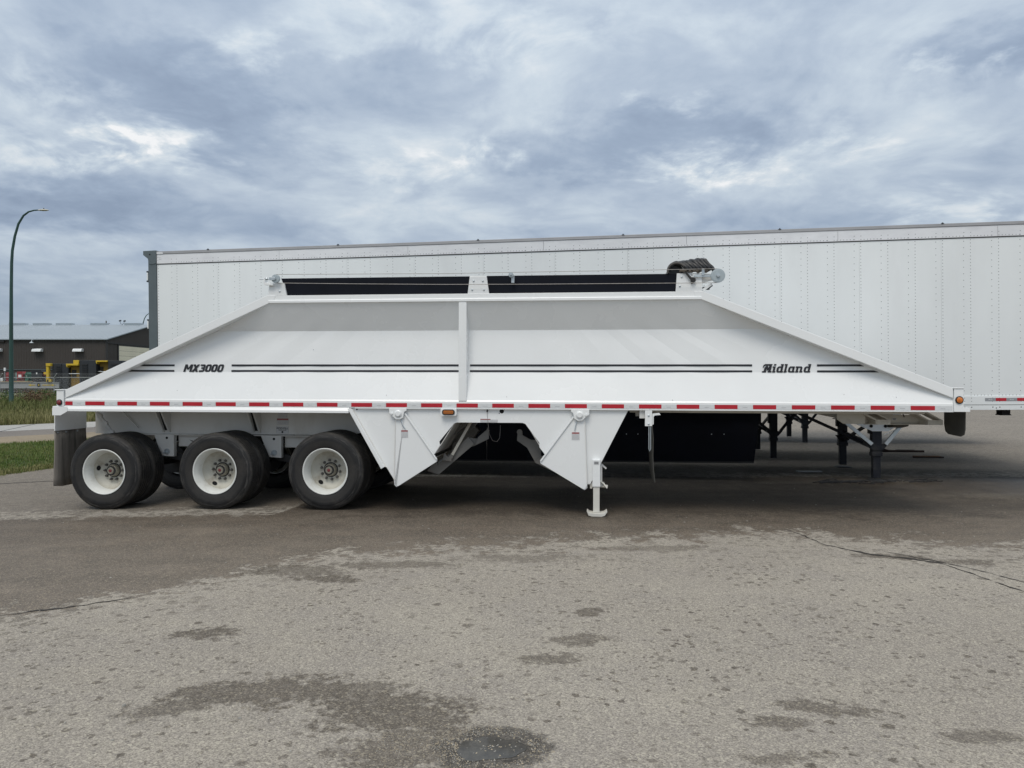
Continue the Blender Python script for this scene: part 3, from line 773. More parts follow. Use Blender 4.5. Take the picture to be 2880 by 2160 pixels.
# ------------------------------------------------------------------ chain link fence at 70 m (posts at 76-m marks scaled)
def fence():
    Y = 70.0; x0, x1 = -60.0, -30.0; H_ = 1.76
    t = empty('chain_link_fence', (-45, Y, 0)); tag(t, 'galvanised chain link fence with angled barbed wire arms across the field', 'fence')
    xs = []; x_ = -41.68 - 6 * 3.3
    while x_ < x1: xs.append(x_); x_ += 4.93
    xs = [-41.68 + 4.93 * k for k in range(-4, 3)]
    for x_ in xs:
        b = MB(); b.tube([(x_ + 45, 0, -.05), (x_ + 45, 0, 1.75), (x_ + 45.40, -.25, 2.12)], .035, 7); b.build('post', FENCE, t, smooth=True)
    b = MB(); b.tube([(-17, 0, H_), (16, 0, H_)], .028, 6); b.build('top_rail', FENCE, t)
    b = MB()
    s_ = .12; w = .0045
    k = int(33 / s_)
    for i in range(-int(1.8 / s_), k):
        xa = -17 + i * s_
        for dr in (1, -1):
            a, c = (xa, xa + 1.7) if dr == 1 else (xa + 1.7, xa)
            b.add([(a - w, .01 * dr, .02), (a + w, .01 * dr, .02), (c + w, .01 * dr, 1.74), (c - w, .01 * dr, 1.74)], [(0, 1, 2, 3)])
    tag(b.build('wire_mesh', FENCE, t), kind='stuff')
    for z_, y_ in ((1.88, -.08), (2.0, -.16), (2.10, -.24)):
        b = MB(); b.tube([(-17, y_, z_), (16, y_, z_)], .004, 4); b.build('barbed_wire', FENCE, t)


fence()

# ------------------------------------------------------------------ yard things behind the fence (76 m away)
YD = 76.0


def at(px, py, Y=YD): return ((px - 1440) / 2163 * Y, 1.685 - (py - 1064) * Y / 2163)


t = empty('deck_trailer', (-48, YD, 0)); tag(t, 'long low grey flat deck trailer loaded with scrap behind the fence', 'trailer')
b = MB(); b.box(-12, 3.3, -.1, .1, .70, 1.30); b.box(-12, 3.35, -.16, .16, 1.24, 1.30); b.box(-12, 3.3, -.14, -.1, .70, .76); b.build('side_beam', DECK, t, bevel=.01)
b = MB(); b.box(-12, 3.35, .16, 2.4, 1.18, 1.29); b.build('deck', DECK, t)
b = MB(); b.box(-12, 3.3, 2.4, 2.55, .70, 1.30); b.build('side_beam', DECK, t)
b = MB()
b.prism([(.25, 1.02), (.55, 1.12), (.55, 1.05), (.95, 1.05), (.95, .98), (.55, .98), (.55, .91)], -.125, -.103); b.build('arrow_emblem', YEL, t)
b = MB(); b.prism([(3.0, 1.02), (2.6, 1.12), (2.6, 1.05), (1.65, 1.05), (1.65, .98), (2.6, .98), (2.6, .91)], -.125, -.103); b.build('arrow_emblem', YEL, t)
b = MB(); b.lathe([(.17, -.004), (.17, 0), (0.001, 0)], (1.3, -.126, 1.015), 18); b.build('round_emblem', INK, t)
b = MB(); b.prism([(1.22, .98), (1.30, 1.09), (1.40, 1.05), (1.34, .95)], -.140, -.132); b.build('emblem_mark', YEL, t)
for x_ in (-2.0, -10, 2.0):
    b = MB(); b.box(x_ - .08, x_ + .08, .0, .14, 0, .72); b.build('leg', DARKSTEEL, t)


def place(name, cat, label, px0, px1, py0, py1, fn, dy=.5, group=None):
    x0, z1 = at(px0, py0); x1, z0 = at(px1, py1); t = empty(name, ((x0 + x1) / 2, YD + dy, z0)); tag(t, label, cat, group)
    fn(t, (x1 - x0), (z1 - z0)); return t


def barrel(mt, ring=True):
    def f(t, w, h):
        r_ = w / 2; b = MB(); b.lathe([(r_ * .96, 0), (r_, .02), (r_, h * .32), (r_ * 1.04, h * .34), (r_, h * .36), (r_, h * .64), (r_ * 1.04, h * .66), (r_, h * .68), (r_, h - .02), (r_ * .96, h)], (0, 0, 0), 18, 'z'); b.build('barrel_body', mt, t, smooth=True)
        b = MB(); b.lathe([(.04, 0), (.04, .02)], (r_ * .5, 0, h), 8, 'z'); b.build('bung', DARKSTEEL, t)
    return f


place('barrel', 'barrel', 'faded red barrel standing left of the green lamp pole on the deck', 8, 18, 1047, 1072, barrel(RED))
place('barrel', 'barrel', 'dark green barrel partly hidden behind the lamp pole', 20, 29, 1048, 1072, barrel(GRN))
place('barrel', 'barrel', 'pale teal barrel just right of the lamp pole', 35, 43, 1048, 1074, barrel(TEAL))
place('bucket', 'bucket', 'white plastic bucket at the left end of the deck', 2, 9, 1063, 1073, barrel(WPL), -.02)


def crate(mt, mt2, cut=.3):
    def f(t, w, h):
        b = MB(); b.box(-w / 2, w / 2, -.3, .3, 0, h * .8); b.build('body', mt, t, bevel=.02)
        b = MB(); b.prism([(-w / 2 - .03, h * .8), (w / 2 + .03, h * .8), (w / 2 - .1, h), (-w / 2 + .1, h)], -.33, .33); b.build('lid', mt, t)
        b = MB(); b.box(-w * cut / 2, w * cut / 2, -.315, -.302, h * .45, h * .7); b.build('label_plate', mt2, t)
    return f


place('generator', 'generator', 'red boxed generator with a white plate on the deck', 44, 61, 1045, 1074, crate(RED, WPL, .5))
place('toolbox', 'toolbox', 'wide black toolbox with a small round badge on the deck', 88, 119, 1042, 1061, crate(MBLK, WPL, .12), .3)
place('crate', 'crate', 'dark green crate between the red generator and the toolbox', 67, 75, 1047, 1074, crate(GRN, DECK, .2))
place('drum', 'drum', 'small red drum end beside the yellow machine frame', 118, 128, 1046, 1057, lambda t, w, h: (MB().lathe([(w / 2, 0), (w / 2, .5)], (0, 0, h / 2), 16).build('drum_body', RED, t, smooth=True), MB().lathe([(w / 4, -.03), (w / 4, 0)], (0, 0, h / 2), 12).build('cap', DARKSTEEL, t)), .1)


def scrap(t, w, h):
    for k in range(13):
        x_ = random.uniform(-w / 2, w / 2); z_ = random.uniform(0, h * .6); L_ = random.uniform(.3, 1.3); a = random.uniform(-.35, .35)
        b = MB(); b.bar((x_ - L_ / 2, random.uniform(-.2, .4), z_), (x_ + L_ / 2, random.uniform(-.2, .4), z_ + L_ * a * .5 + .05), random.uniform(.04, .12), random.uniform(.04, .15))
        b.build('scrap_bar', random.choice([DARKSTEEL, MBLK, DARKSTEEL, DECK, RUST]), t)


place('scrap_pile', 'scrap', 'low tangle of dark scrap bars along the deck', 44, 132, 1058, 1074, scrap, .2)
t = place('timber_board', 'timber', 'pale timber board lying at the front edge of the deck', 2, 96, 1071.5, 1074.5, lambda t, w, h: None, -.1)
b = MB(); b.box(-1.65, 1.65, -.1, .1, 0, .07); b.box(-.4, 1.2, -.08, .08, .07, .11); b.build('board', WOOD, t)
t = place('work_light', 'work light', 'white work light on a thin stand left of the lamp pole', 8, 12, 1034, 1074, lambda t, w, h: None, .2)
b = MB(); b.tube([(0, 0, 0), (0, 0, 1.1)], .02, 6); b.build('stand', GALV, t); b = MB(); b.box(-.08, .08, -.06, .06, 1.08, 1.4); b.build('lamp_head', WPL, t, bevel=.015)


def machine(px, label, kind):
    x0, _ = at(px, 1064); t = empty('yard_machine', (x0, YD + .6, 0)); tag(t, label, 'machine', 'yellow and black machines in the yard')
    u = YD / 2163
    def X(p): return (p - px) * u
    def Z(p): return 1.685 - (p - 1064) * u
    if kind == 0:
        b = MB(); b.box(X(147), X(173), -.6, 1.2, .0, Z(1022)); b.box(X(173.5), X(192), -.55, 1.2, .0, Z(1024)); b.build('housing', MBLK, t, bevel=.02)
        for k in range(6): q = MB(); q.bar((X(159), -.63, Z(1031 + 6 * k)), (X(170), -.63, Z(1031 + 6 * k)), .10, .10); q.build('louvre', DARKSTEEL, t)
        b = MB(); b.box(X(135), X(142), -.9, -.6, Z(1074), Z(1023)); b.box(X(135), X(148), -.95, -.6, Z(1030), Z(1022)); b.box(X(127), X(135), -.85, -.65, Z(1053), Z(1047)); b.box(X(137), X(148), -.9, -.6, Z(1074), Z(1067)); b.build('yellow_frame', YEL, t, bevel=.015)
    if kind == 1:
        b = MB(); b.box(X(193), X(223), -.2, 1.2, 0, Z(1028)); b.build('ochre_body', OCH, t)
        b = MB(); b.box(X(189), X(223), -.8, 1.2, Z(1028), Z(1023)); b.prism([(X(189), Z(1028)), (X(193), Z(1028)), (X(192), Z(1034))], -.8, -.2); b.box(X(208), X(223), -.7, .3, Z(1022.9), Z(1013)); b.build('yellow_frame', YEL, t, bevel=.015)
        b = MB()
        for k in range(5): b.box(X(197 + k * 2.6), X(198 + k * 2.6), -.26, -.21, Z(1062), Z(1040))
        for k in range(6): b.box(X(196), X(209), -.25, -.215, Z(1061 - k * 4), Z(1060 - k * 4))
        b.build('grille', MBLK, t)
        b = MB(); b.tube([(X(193), -.5, Z(1051)), (X(223), -.5, Z(1051))], .035, 6); b.build('hand_bar', GALV, t)
        b = MB(); b.box(X(223.5), X(252), -.6, 1.2, 0, Z(1013)); b.box(X(252.5), X(273), -.75, 1.2, 0, Z(1014)); b.build('housing', MBLK, t, bevel=.02)
        for k in range(9): q = MB(); q.bar((X(231), -.63, Z(1026 + 7 * k)), (X(247), -.63, Z(1026 + 7 * k)), .12, .10); q.build('louvre', DARKSTEEL, t)
    if kind == 2:
        b = MB(); b.box(X(275), X(303), -.2, 1.2, 0, Z(1018)); b.build('ochre_body', OCH, t)
        b = MB(); b.box(X(272.5), X(304), -.8, 1.2, Z(1018), Z(1014)); b.prism([(X(272.5), Z(1018)), (X(276), Z(1018)), (X(275), Z(1024))], -.8, -.2); b.build('yellow_frame', YEL, t, bevel=.015)
        b = MB()
        for k in range(5): b.box(X(275.5 + k * 2.2), X(276.5 + k * 2.2), -.26, -.21, Z(1048), Z(1031))
        b.build('grille', MBLK, t)
        b = MB(); b.tube([(X(275), -.5, Z(1045)), (X(303), -.5, Z(1045))], .035, 6); b.build('hand_bar', GALV, t)
        b = MB(); b.box(X(304), X(336), -.6, 1.2, 0, Z(1014)); b.build('housing', MBLK, t, bevel=.02)
        for k in range(3): q = MB(); q.bar((X(311), -.63, Z(1024 + 7 * k)), (X(332), -.63, Z(1024 + 7 * k)), .12, .10); q.build('louvre', DARKSTEEL, t)


machine(160, 'leftmost black louvred machine with an upright yellow frame', 0)
machine(230, 'middle ochre and black machine with a yellow block on top', 1)
machine(300, 'rightmost ochre and black machine nearest the white slope', 2)
# white truck cab roof peeking over the slope
t = empty('white_truck', ((347 - 1440) / 2163 * 84, 84, 0)); tag(t, 'white truck whose domed roof shows just above the trailer slope', 'truck')
b = MB(); b.prism([(-.75, 0), (-.75, 2.6), (-.62, 3.05), (-.2, 3.22), (.3, 3.3), (.6, 3.1), (.8, 2.4), (.8, 0)], 0, 1.9); b.build('cab', WPL, t, bevel=.06)
b = MB(); b.lathe([(.22, 0), (.22, .12), (.12, .2)], (.15, .8, 3.26), 14, 'z'); b.build('roof_vent', WPL, t, smooth=True)
b = MB(); b.prism([(-.95, 2.7), (-.7, 2.8), (-.7, 3.1), (-1.0, 3.25)], .1, .4); b.build('mirror', WPL, t)
b = MB(); b.box(-.76, -.745, .3, 1.6, 1.8, 2.5); b.box(-.5, .5, -.012, -.002, 1.8, 2.45); b.build('window', NAVY, t)

# =================================================================== WHEEL (shared)
def make_wheel(parent, loc, outer=True, hole=0.0, flip=False, name='wheel', simple=False):
    """axis along local y; the outer face looks to -y. origin on the axle at the tyre's outer face"""
    w = empty(name, loc, (0, hole, math.pi if flip else 0), parent)
    RO, TW = .50, .262
    b = MB()
    WO = .020
    side_ = [(.289, .020), (.300, .006), (.325, -.002), (.36, -.008), (.395, -.010), (.415, -.0115), (.432, -.008), (.435, -.0035), (.445, -.002), (.462, .004), (.480, .012), (.4935, .026)]
    prof = list(side_)
    y_ = .032
    ribs = [.040, .038, .036, .036, .038]
    gw = .010; prof.append((.4985, y_))
    for i, rw in enumerate(ribs):
        y_ += rw; prof.append((.5, y_ - .002)) if i else prof.append((.5, y_ - .002))
        if i < 4:
            prof += [(.499, y_), (.482, y_ + .001), (.482, y_ + gw - .001), (.499, y_ + gw), (.5, y_ + gw + .002)]; y_ += gw
    prof.append((.4985, TW - .032 + .002))
    prof += [(r_, TW - q) for r_, q in side_[::-1]]
    b.lathe(prof, (0, 0, 0), 72)
    for f in (0,): pass
    b.f = [f for f in b.f if len(f) == 4]
    o = b.build('tyre', [TYRE, TREAD, VOID], w, smooth=True)
    for p in o.data.polygons:
        c_ = p.center; q = math.hypot(c_.x, c_.z)
        if q > .472: p.material_index = 1
        if .470 < q < .4945 and .07 < c_.y < TW - .04: p.material_index = 2
    # rim: flange, bead seat, drop centre
    b = MB(); b.lathe([(.296, .012), (.300, -.001), (.294, -.005), (.284, .0), (.278, .014), (.272, .030), (.262, .050), (.256, .075), (.250, .10), (.244, .19), (.25, .255), (.262, .262)], (0, 0, 0), 56)
    b.f = [f for f in b.f if len(f) == 4]
    b.build('rim', RIMW, w, smooth=True)
    if simple or not outer: 
        b = MB(); b.lathe([(.246, .12), (.10, .12), (0.001, .12)], (0, 0, 0), 24); b.f = [f for f in b.f if len(f) == 4]; b.build('wheel_disc', RIMD, w, smooth=True)
        return w
    b = MB(); b.lathe([(.247, .150), (.240, .166), (.225, .188), (.205, .202), (.185, .213), (.172, .222), (.165, .2235), (.085, .2235)], (0, 0, 0), 48)
    b.f = [f for f in b.f if len(f) == 4]
    b.build('wheel_disc', RIMD, w, smooth=True)
    b = MB()       # oval hand hole, dark through the disc
    for j in range(20):
        a = 2 * math.pi * j / 20; rr = .205 + .022 * math.cos(a); th = .165 * math.sin(a)
        d_ = .188 + (.225 - rr) * .62 - .006
        b.v.append((-rr * math.cos(th), d_ - .002, rr * math.sin(th)))
    b.f.append(tuple(range(20))); b.build('hand_hole', VOID, w)
    b = MB(); b.lathe([(.084, .226), (.084, .21), (.082, .195), (.075, .185), (.071, .165), (.064, .160), (.056, .156), (.054, .148), (.048, .146)], (0, 0, 0), 32); b.f = [f for f in b.f if len(f) == 4]
    b.build('hub', HUB, w, smooth=True)
    b = MB(); b.lathe([(.048, .1465), (.043, .139), (.042, .135), (.031, .134), (.030, .137), (.001, .137)], (0, 0, 0), 28); b.build('hub_cap', HUB, w, smooth=True)
    b = MB(); b.lathe([(.022, .1365), (.019, .134), (.001, .133)], (0, 0, 0), 24); b.build('cap_plug', REDC, w, smooth=True)
    b = MB(); b.lathe([(.086, .2225), (.086, .2205), (.098, .2205)], (0, 0, 0), 32); b.f = [f for f in b.f if len(f) == 4]; b.build('hub_seat', DARKSTEEL, w)
    nb = MB(); nb.lathe([(.0195, .2230), (.0195, .216), (.0155, .215), (.0145, .194), (.009, .192), (.008, .180), (.001, .178)], (0, 0, 0), 8)
    n0 = nb.build('lug_nut', NUT, w, smooth=True)
    for k in range(10):
        a = 2 * math.pi * (k + .25) / 10; l = (.125 * math.cos(a), 0, .125 * math.sin(a))
        if k == 0: n0.location = l
        else: put(n0, w, l)
    return w


# =================================================================== BELLY DUMP TRAILER
TR = empty('belly_dump_trailer', (0, 9.52, 0), (0, .0018, -R(6.1)))
tag(TR, 'white bottom dump trailer with sloped hopper ends, black stripes and three rear axles', 'trailer')
WD = 2.59
XR, XF = -5.935, 5.175                       # rear, front of the hopper side


def part(b, name, m, **k): return b.build(name, m, TR, **k)


def mir(d0, d1): return (WD - d1, WD - d0)


# side rails
for d0, d1 in ((0.0, .12), (WD - .12, WD)):
    near = d0 == 0.0
    b = MB()
    if near: pr = [(0, 1.309), (0, 1.392), (.012, 1.414), (.12, 1.414), (.12, 1.309)]
    else: pr = [(WD, 1.309), (WD, 1.392), (WD - .012, 1.414), (WD - .12, 1.414), (WD - .12, 1.309)]
    b.prism(pr, XR + .0, XF, 'x'); part(b, 'side_rail', WHITE, bevel=.003)
# bottom lip of the rail
b = MB(); b.box(-2.0, XF, -.006, .03, 1.300, 1.3085); part(b, 'rail_lip', WHITE)
# reflective tape strips, 18 in. period
RED_W, WHT_W = .272, .178
x_ = 4.855 - RED_W * .0
strips = []
# photo: red spans (local x) step .4572; one red strip starts at 1.42-ish; anchor from the fit
anchor = 4.699                                 # left end of the front-most red strip
k = 0
while True:
    xa = anchor - .4499 * k; xb = xa + RED_W
    if xb < XR + .004: break
    strips.append((max(xa, XR + .004), xb, 1))
    wa = xa - WHT_W
    if xa > XR + .03: strips.append((max(wa, XR + .004), xa, 0))
    k += 1
strips.append((anchor + RED_W, 5.165, 0))
for xa, xb, rr in strips:
    b = MB(); b.box(xa + .0015, xb - .0015, -.0035, -.0005, 1.3205, 1.3705)
    part(b, 'red_reflector_strip' if rr else 'white_reflector_strip', REDT if rr else WHT)
    if not rr and xb - xa > .1:
        b = MB(); b.box(xa + .06, xa + .115, -.0045, -.0037, 1.338, 1.341); part(b, 'tape_print', INKG)
b = MB(); b.box(2.73, 2.7335, -.0042, -.0036, 1.3205, 1.3705); part(b, 'tape_seam', WHT)


def hopper_side(sign, base):
    """sheets, chords and posts of one side; depth d mapped to base + sign*d"""
    D = lambda d: base + sign * d
    ZB, ZT, ZK1, ZK2 = 1.414, 2.642, 2.292, 1.862 - .10
    # outline: x of the inner edge of the diagonal chords at a height
    def xl(z): return -5.93 + (z - 1.43) * (-3.06 + 5.93) / (2.66 - 1.43)
    def xr(z): return 5.17 - (z - 1.475) * (5.17 - 2.26) / (2.655 - 1.475)
    prof = [(ZB, .012), (1.50, .035), (1.762, .125), (2.292, .150), (2.56, .055), (2.66, .02)]
    xc0, xc1 = -.672, -.573
    # one sheet per bay and per fold
    bends = [(ZB, .012), (1.763, .130), (2.292, .180), (2.66, -.002)]
    for bay, (fa, fb) in enumerate(((xl, lambda z: xc0), (lambda z: xc1, xr))):
        b = MB()
        rows = []
        zs = []
        for i in range(len(bends) - 1):
            (za, da), (zb, db) = bends[i], bends[i + 1]; n = 3
            for k in range(n if i < len(bends) - 2 else n + 1):
                u = k / n; zs.append((za + (zb - za) * u, da + (db - da) * u, k == 0))
        NX = 24
        for z, d, _ in zs:
            a, c = fa(z), fb(z); rows.append([(a + (c - a) * j / NX, D(d + .004 * math.sin(j * 1.9 + z * 3) * math.sin(math.pi * j / NX) * math.sin(math.pi * (z - ZB) / 1.25)), z) for j in range(NX + 1)])
        for r_ in rows: b.v += r_
        for i in range(len(rows) - 1):
            for j in range(NX): q = i * (NX + 1) + j; b.f.append((q, q + 1, q + NX + 2, q + NX + 1))
        o = part(b, 'side_sheet', WHITE)
        for p in o.data.polygons: p.use_smooth = True
        o.data.set_sharp_from_angle(angle=R(3))
        # returns closing the sheet against the chord
    # top chord
    b = MB()
    if sign > 0: pr = [(0, 2.678), (0, 2.738), (.08, 2.738), (.08, 2.64), (.0, 2.64 - .0), (-.014, 2.642), (-.014, 2.672), (-.008, 2.678)]
    else: pr = [(WD, 2.64), (WD, 2.738), (WD - .08, 2.738), (WD - .08, 2.64)]
    b.prism([(a, c) for a, c in pr], -3.14, 2.29, 'x'); part(b, 'top_chord', WHITE, bevel=.003)
    # diagonal chords
    d0, d1 = (-.004, .19) if sign > 0 else (WD - .19, WD + .004)
    b = MB(); b.prism([(-5.93, 1.522), (-3.155, 2.741), (-3.04, 2.741), (-3.06, 2.676), (-3.12, 2.646), (-5.87, 1.440), (-5.93, 1.415)], d0, d1); part(b, 'diagonal_chord', WHITE, bevel=.004)
    b = MB(); b.prism([(2.20, 2.741), (2.304, 2.741), (5.172, 1.578), (5.172, 1.462), (2.28, 2.646), (2.215, 2.676)], d0, d1); part(b, 'diagonal_chord', WHITE, bevel=.004)
    # centre post
    b = MB(); q0, q1 = (-.006, .20) if sign > 0 else (WD - .20, WD + .006)
    b.box(xc0, xc1, q0, q1, 1.40, 2.668); part(b, 'center_post', WHITE, bevel=.004)
    # end posts
    q0, q1 = (-.016, .16) if sign > 0 else (WD - .16, WD + .016)
    b = MB(); b.box(-6.045, -5.945, q0, q1, 1.309, 1.519); b.box(-6.065, -5.935, q0 - .012, q1 + .012, 1.519, 1.529); part(b, 'end_post', WHITE, bevel=.003)
    b = MB(); b.box(5.177, 5.281, q0, q1, 1.303, 1.576); b.box(5.165, 5.284, q0 - .01, q1 + .01, 1.576, 1.585); part(b, 'end_post', WHITE, bevel=.003)
    return


hopper_side(1, 0.0); hopper_side(-1, WD)
# end slopes and underside of the body
b = MB(); b.add([(-5.94, .1, 1.45), (-5.94, WD - .1, 1.45), (-3.12, WD - .1, 2.68), (-3.12, .1, 2.68)], [(0, 1, 2, 3)]); part(b, 'end_slope_sheet', WHITE)
b = MB(); b.add([(5.17, .1, 1.5), (5.17, WD - .1, 1.5), (2.28, WD - .1, 2.68), (2.28, .1, 2.68)], [(0, 3, 2, 1)]); part(b, 'end_slope_sheet', WHITE)
b = MB(); b.box(-6.0, XF, .12, WD - .12, 1.312, 1.33); part(b, 'floor_sheet', WHITE_D)
b = MB(); b.box(-6.04, -5.95, .16, WD - .16, 1.31, 1.52); part(b, 'rear_cross_beam', WHITE, bevel=.004)
b = MB(); b.box(5.18, 5.28, .16, WD - .16, 1.31, 1.57); part(b, 'front_cross_beam', WHITE, bevel=.004)
b = MB(); b.box(1.45, 4.95, .22, .30, 1.262, 1.311); part(b, 'under_rail', CRM, bevel=.003)
b = MB(); b.box(1.45, 4.95, WD - .30, WD - .22, 1.262, 1.311); part(b, 'under_rail', CRM)

# black side boards on top
for (xa, xb, xc, xd) in ((-3.0, -2.975, -.535, -.561), (-.325, -.293, 2.0, 1.99)):
    b = MB(); b.prism([(xa if xa > -1 else -2.985, 2.960), (xc, 2.958), (xd, 2.738), (xb if xa > -1 else -2.90, 2.738)], .035, .05)
    part(b, 'side_board', NAVY, bevel=.002)
    b = MB(); b.prism([(xa, 2.968), (xc, 2.962), (xd, 2.738), (xb, 2.738)], WD - .05, WD - .035); part(b, 'side_board', NAVY)
b = MB(); b.box(-3.05, 2.2, WD - .06, WD - .02, 2.962, 2.985); part(b, 'board_cap', WHITE)
# brackets of the boards
b = MB(); b.prism([(-.535, 2.955), (-.325, 2.955), (-.293, 2.738), (-.561, 2.738)], .005, .034); part(b, 'board_bracket', WHITE, bevel=.003)
b = MB(); b.prism([(-3.13, 2.90), (-3.03, 2.905), (-2.935, 2.90), (-2.90, 2.738), (-3.145, 2.738)], .0, .034); part(b, 'board_bracket', WHITE, bevel=.003)
b = MB(); b.prism([(2.0, 2.958), (2.295, 2.957), (2.300, 2.738), (1.985, 2.738)], .0, .034); part(b, 'board_bracket', WHITE, bevel=.003)
bo = MB(); bo.lathe([(.012, 0), (.012, -.006), (.006, -.010), (.001, -.011)], (0, 0, 0), 10)
bolt0 = None
for x_, z_, d_ in ((-.485, 2.895, .004), (-.369, 2.894, .004), (-.503, 2.785, .004), (-.356, 2.784, .004), (2.056, 2.913, -.001), (2.035, 2.802, -.001), (-2.99, 2.79, -.001)):
    if bolt0 is None: bolt0 = part(bo, 'bolt', GALV, smooth=True); bolt0.location = (x_, d_, z_)
    else: put(bolt0, TR, (x_, d_, z_))
for z_ in (2.935, 2.905, 2.83):
    b = MB(); b.box(2.168, 2.186, -.0015, -.0005, z_ - .004, z_ + .004); part(b, 'slot', VOID)
# cable system: pulleys, rods, cables
def pulley(x_, z_, r_, nm):
    b = MB(); b.lathe([(r_, -.012), (r_, -.004), (r_ * .9, 0), (r_, .004), (r_, .012), (.001, .012)], (x_, -.045, z_), 32)
    b.lathe([(.001, -.014), (r_ * .84, -.014), (r_ * .88, -.0125)], (x_, -.045, z_), 32); part(b, nm, ZINC)
    b = MB(); b.lathe([(.022 if r_ > .07 else .013, 0), (.020 if r_ > .07 else .011, -.022), (.001, -.023)], (x_, -.06, z_), 6); part(b, 'pulley_bolt', GALV)


pulley(-3.023, 2.946, .054, 'rear_pulley'); pulley(2.477, 2.917, .084, 'front_pulley'); pulley(-.012, 2.958, .030, 'idler_pulley')
b = MB(); b.box(-.011, .026, -.03, .02, 2.862, 2.955); part(b, 'idler_bracket', GALV, bevel=.002)
b = MB(); b.tube([(-3.245, -.03, 2.945), (-3.05, -.03, 2.948)], .008, 8); b.lathe([(.02, 0), (.02, .02)], (-3.155, -.03, 2.947), 6, 'x'); part(b, 'tension_rod', GALV)
b = MB(); b.box(-3.10, -3.02, -.075, -.062, 2.925, 2.965); part(b, 'pulley_fork', GALV, bevel=.003)
b = MB(); b.box(-3.185, -3.165, -.05, .03, 2.89, 2.965); b.prism([(-3.18, 2.905), (-3.06, 2.885), (-3.06, 2.86), (-3.18, 2.87)], -.05, .03); part(b, 'rod_bracket', WHITE, bevel=.003)
b = MB(); b.tube([(-3.02, -.045, 3.001), (-.9, -.045, 2.985), (-.012, -.045, 2.989), (1.64, -.045, 2.995), (2.47, -.045, 3.001)], .0032, 5); part(b, 'upper_cable', WIRE)
b = MB(); b.tube([(-3.02, -.045, 2.892), (-1.9, -.045, 2.868), (-.89, -.045, 2.850), (.26, -.045, 2.840), (1.64, -.045, 2.835), (2.47, -.045, 2.833)], .0035, 5); part(b, 'lower_cable', WIRE)
# rolled-back tarp: folds bowed across the width
for i in range(8):
    x0 = 2.0 + i * .043; tp = 3.092 + .0055 * i - (.008 if i % 2 else 0); r0 = .027
    near = [(x0 + .135, -.005, 2.985), (x0 + .115, .0, 3.02), (x0 + .075, .015, 3.058), (x0 + .035, .04, tp - .012), (x0, .09, tp + .002), (x0 - .004, .2, tp + .012)]
    pts = near + [(x0 - .004, .6, tp + .018), (x0, WD / 2, tp + .02), (x0 - .004, WD - .6, tp + .018)] + [(a, WD - c, d) for a, c, d in near[::-1]]
    n = len(pts); b = MB(); b.tube(pts, [(.020 if k in (0, n - 1) else r0) + .004 * math.sin(k * 1.7 + i * 2.1) for k in range(n)], 10); part(b, 'tarp_fold', TARP, smooth=True)
for d0 in (-.004, .035, .075):
    b = MB(); pts = []
    for k in range(15):
        a = math.pi * k / 14; pts.append((1.995 - .105 * math.cos(a) + d0 * .25, d0, 2.965 + .118 * math.sin(a) ** .8 + d0 * .15))
    b.tube(pts, .011 if d0 < 0 else .020, 7); part(b, 'tarp_end_fold', mat('tarp_hem', (.085, .08, .075), .8, var=.2) if d0 < 0 else TARP, smooth=True)
b = MB(); b.prism([(1.90, 2.965)] + [(1.995 - .10 * math.cos(math.pi * k / 10), 2.965 + .11 * math.sin(math.pi * k / 10) ** .8) for k in range(11)] + [(2.09, 2.965)], .10, .13); part(b, 'tarp_lining', TARP)
b = MB()
P = [(2.03 + .34 * k / 14, -.01 + .004 * math.sin(k * 2), 2.984 + .004 * math.sin(k * 1.3)) for k in range(15)]
b.tube(P, [.012 + .004 * (k % 2) for k in range(15)], 7)
P2 = [(p[0], p[1] + .012 * math.cos(k * 1.9), p[2] - .010 + .010 * math.sin(k * 1.9)) for k, p in enumerate(P)]
b.tube(P2, .010, 6); part(b, 'twisted_rope', mat('rope_fibre', (.10, .085, .07), .9, var=.3, vscale=40), smooth=True)
b = MB(); b.prism([(2.085, 2.965), (2.11, 2.968), (2.185, 2.885), (2.165, 2.865)], -.035, -.02); b.lathe([(.032, 0), (.032, -.02), (.001, -.02)], (2.188, -.018, 2.872), 24); part(b, 'crank_arm', BLACK, bevel=.002)
b = MB(); b.box(2.29, 2.322, -.032, -.024, 2.925, 3.008); b.box(2.20, 2.40, -.024, -.016, 2.905, 2.932); b.box(2.29, 2.322, -.032, .03, 3.0, 3.008); part(b, 'support_strap', GALV, bevel=.002)
b = MB(); b.tube([(2.385, .0, 2.98), (2.385, .0, 3.045)], .007, 7); part(b, 'pin', GALV)
b = MB(); b.bar((2.31, .06, 2.755), (2.42, .06, 2.83), .03, .05); part(b, 'diagonal_strut', WHITE)
b = MB(); b.box(2.32, 2.40, .08, .14, 2.77, 2.80); b.bar((2.37, .1, 2.775), (2.43, .1, 2.825), .03, .03); part(b, 'strut_pad', BLACK)
b = MB(); b.prism([(2.30, 2.955), (2.42, 2.945), (2.42, 2.87), (2.30, 2.84)], .02, .034); part(b, 'pulley_plate', WHITE_D, bevel=.002)

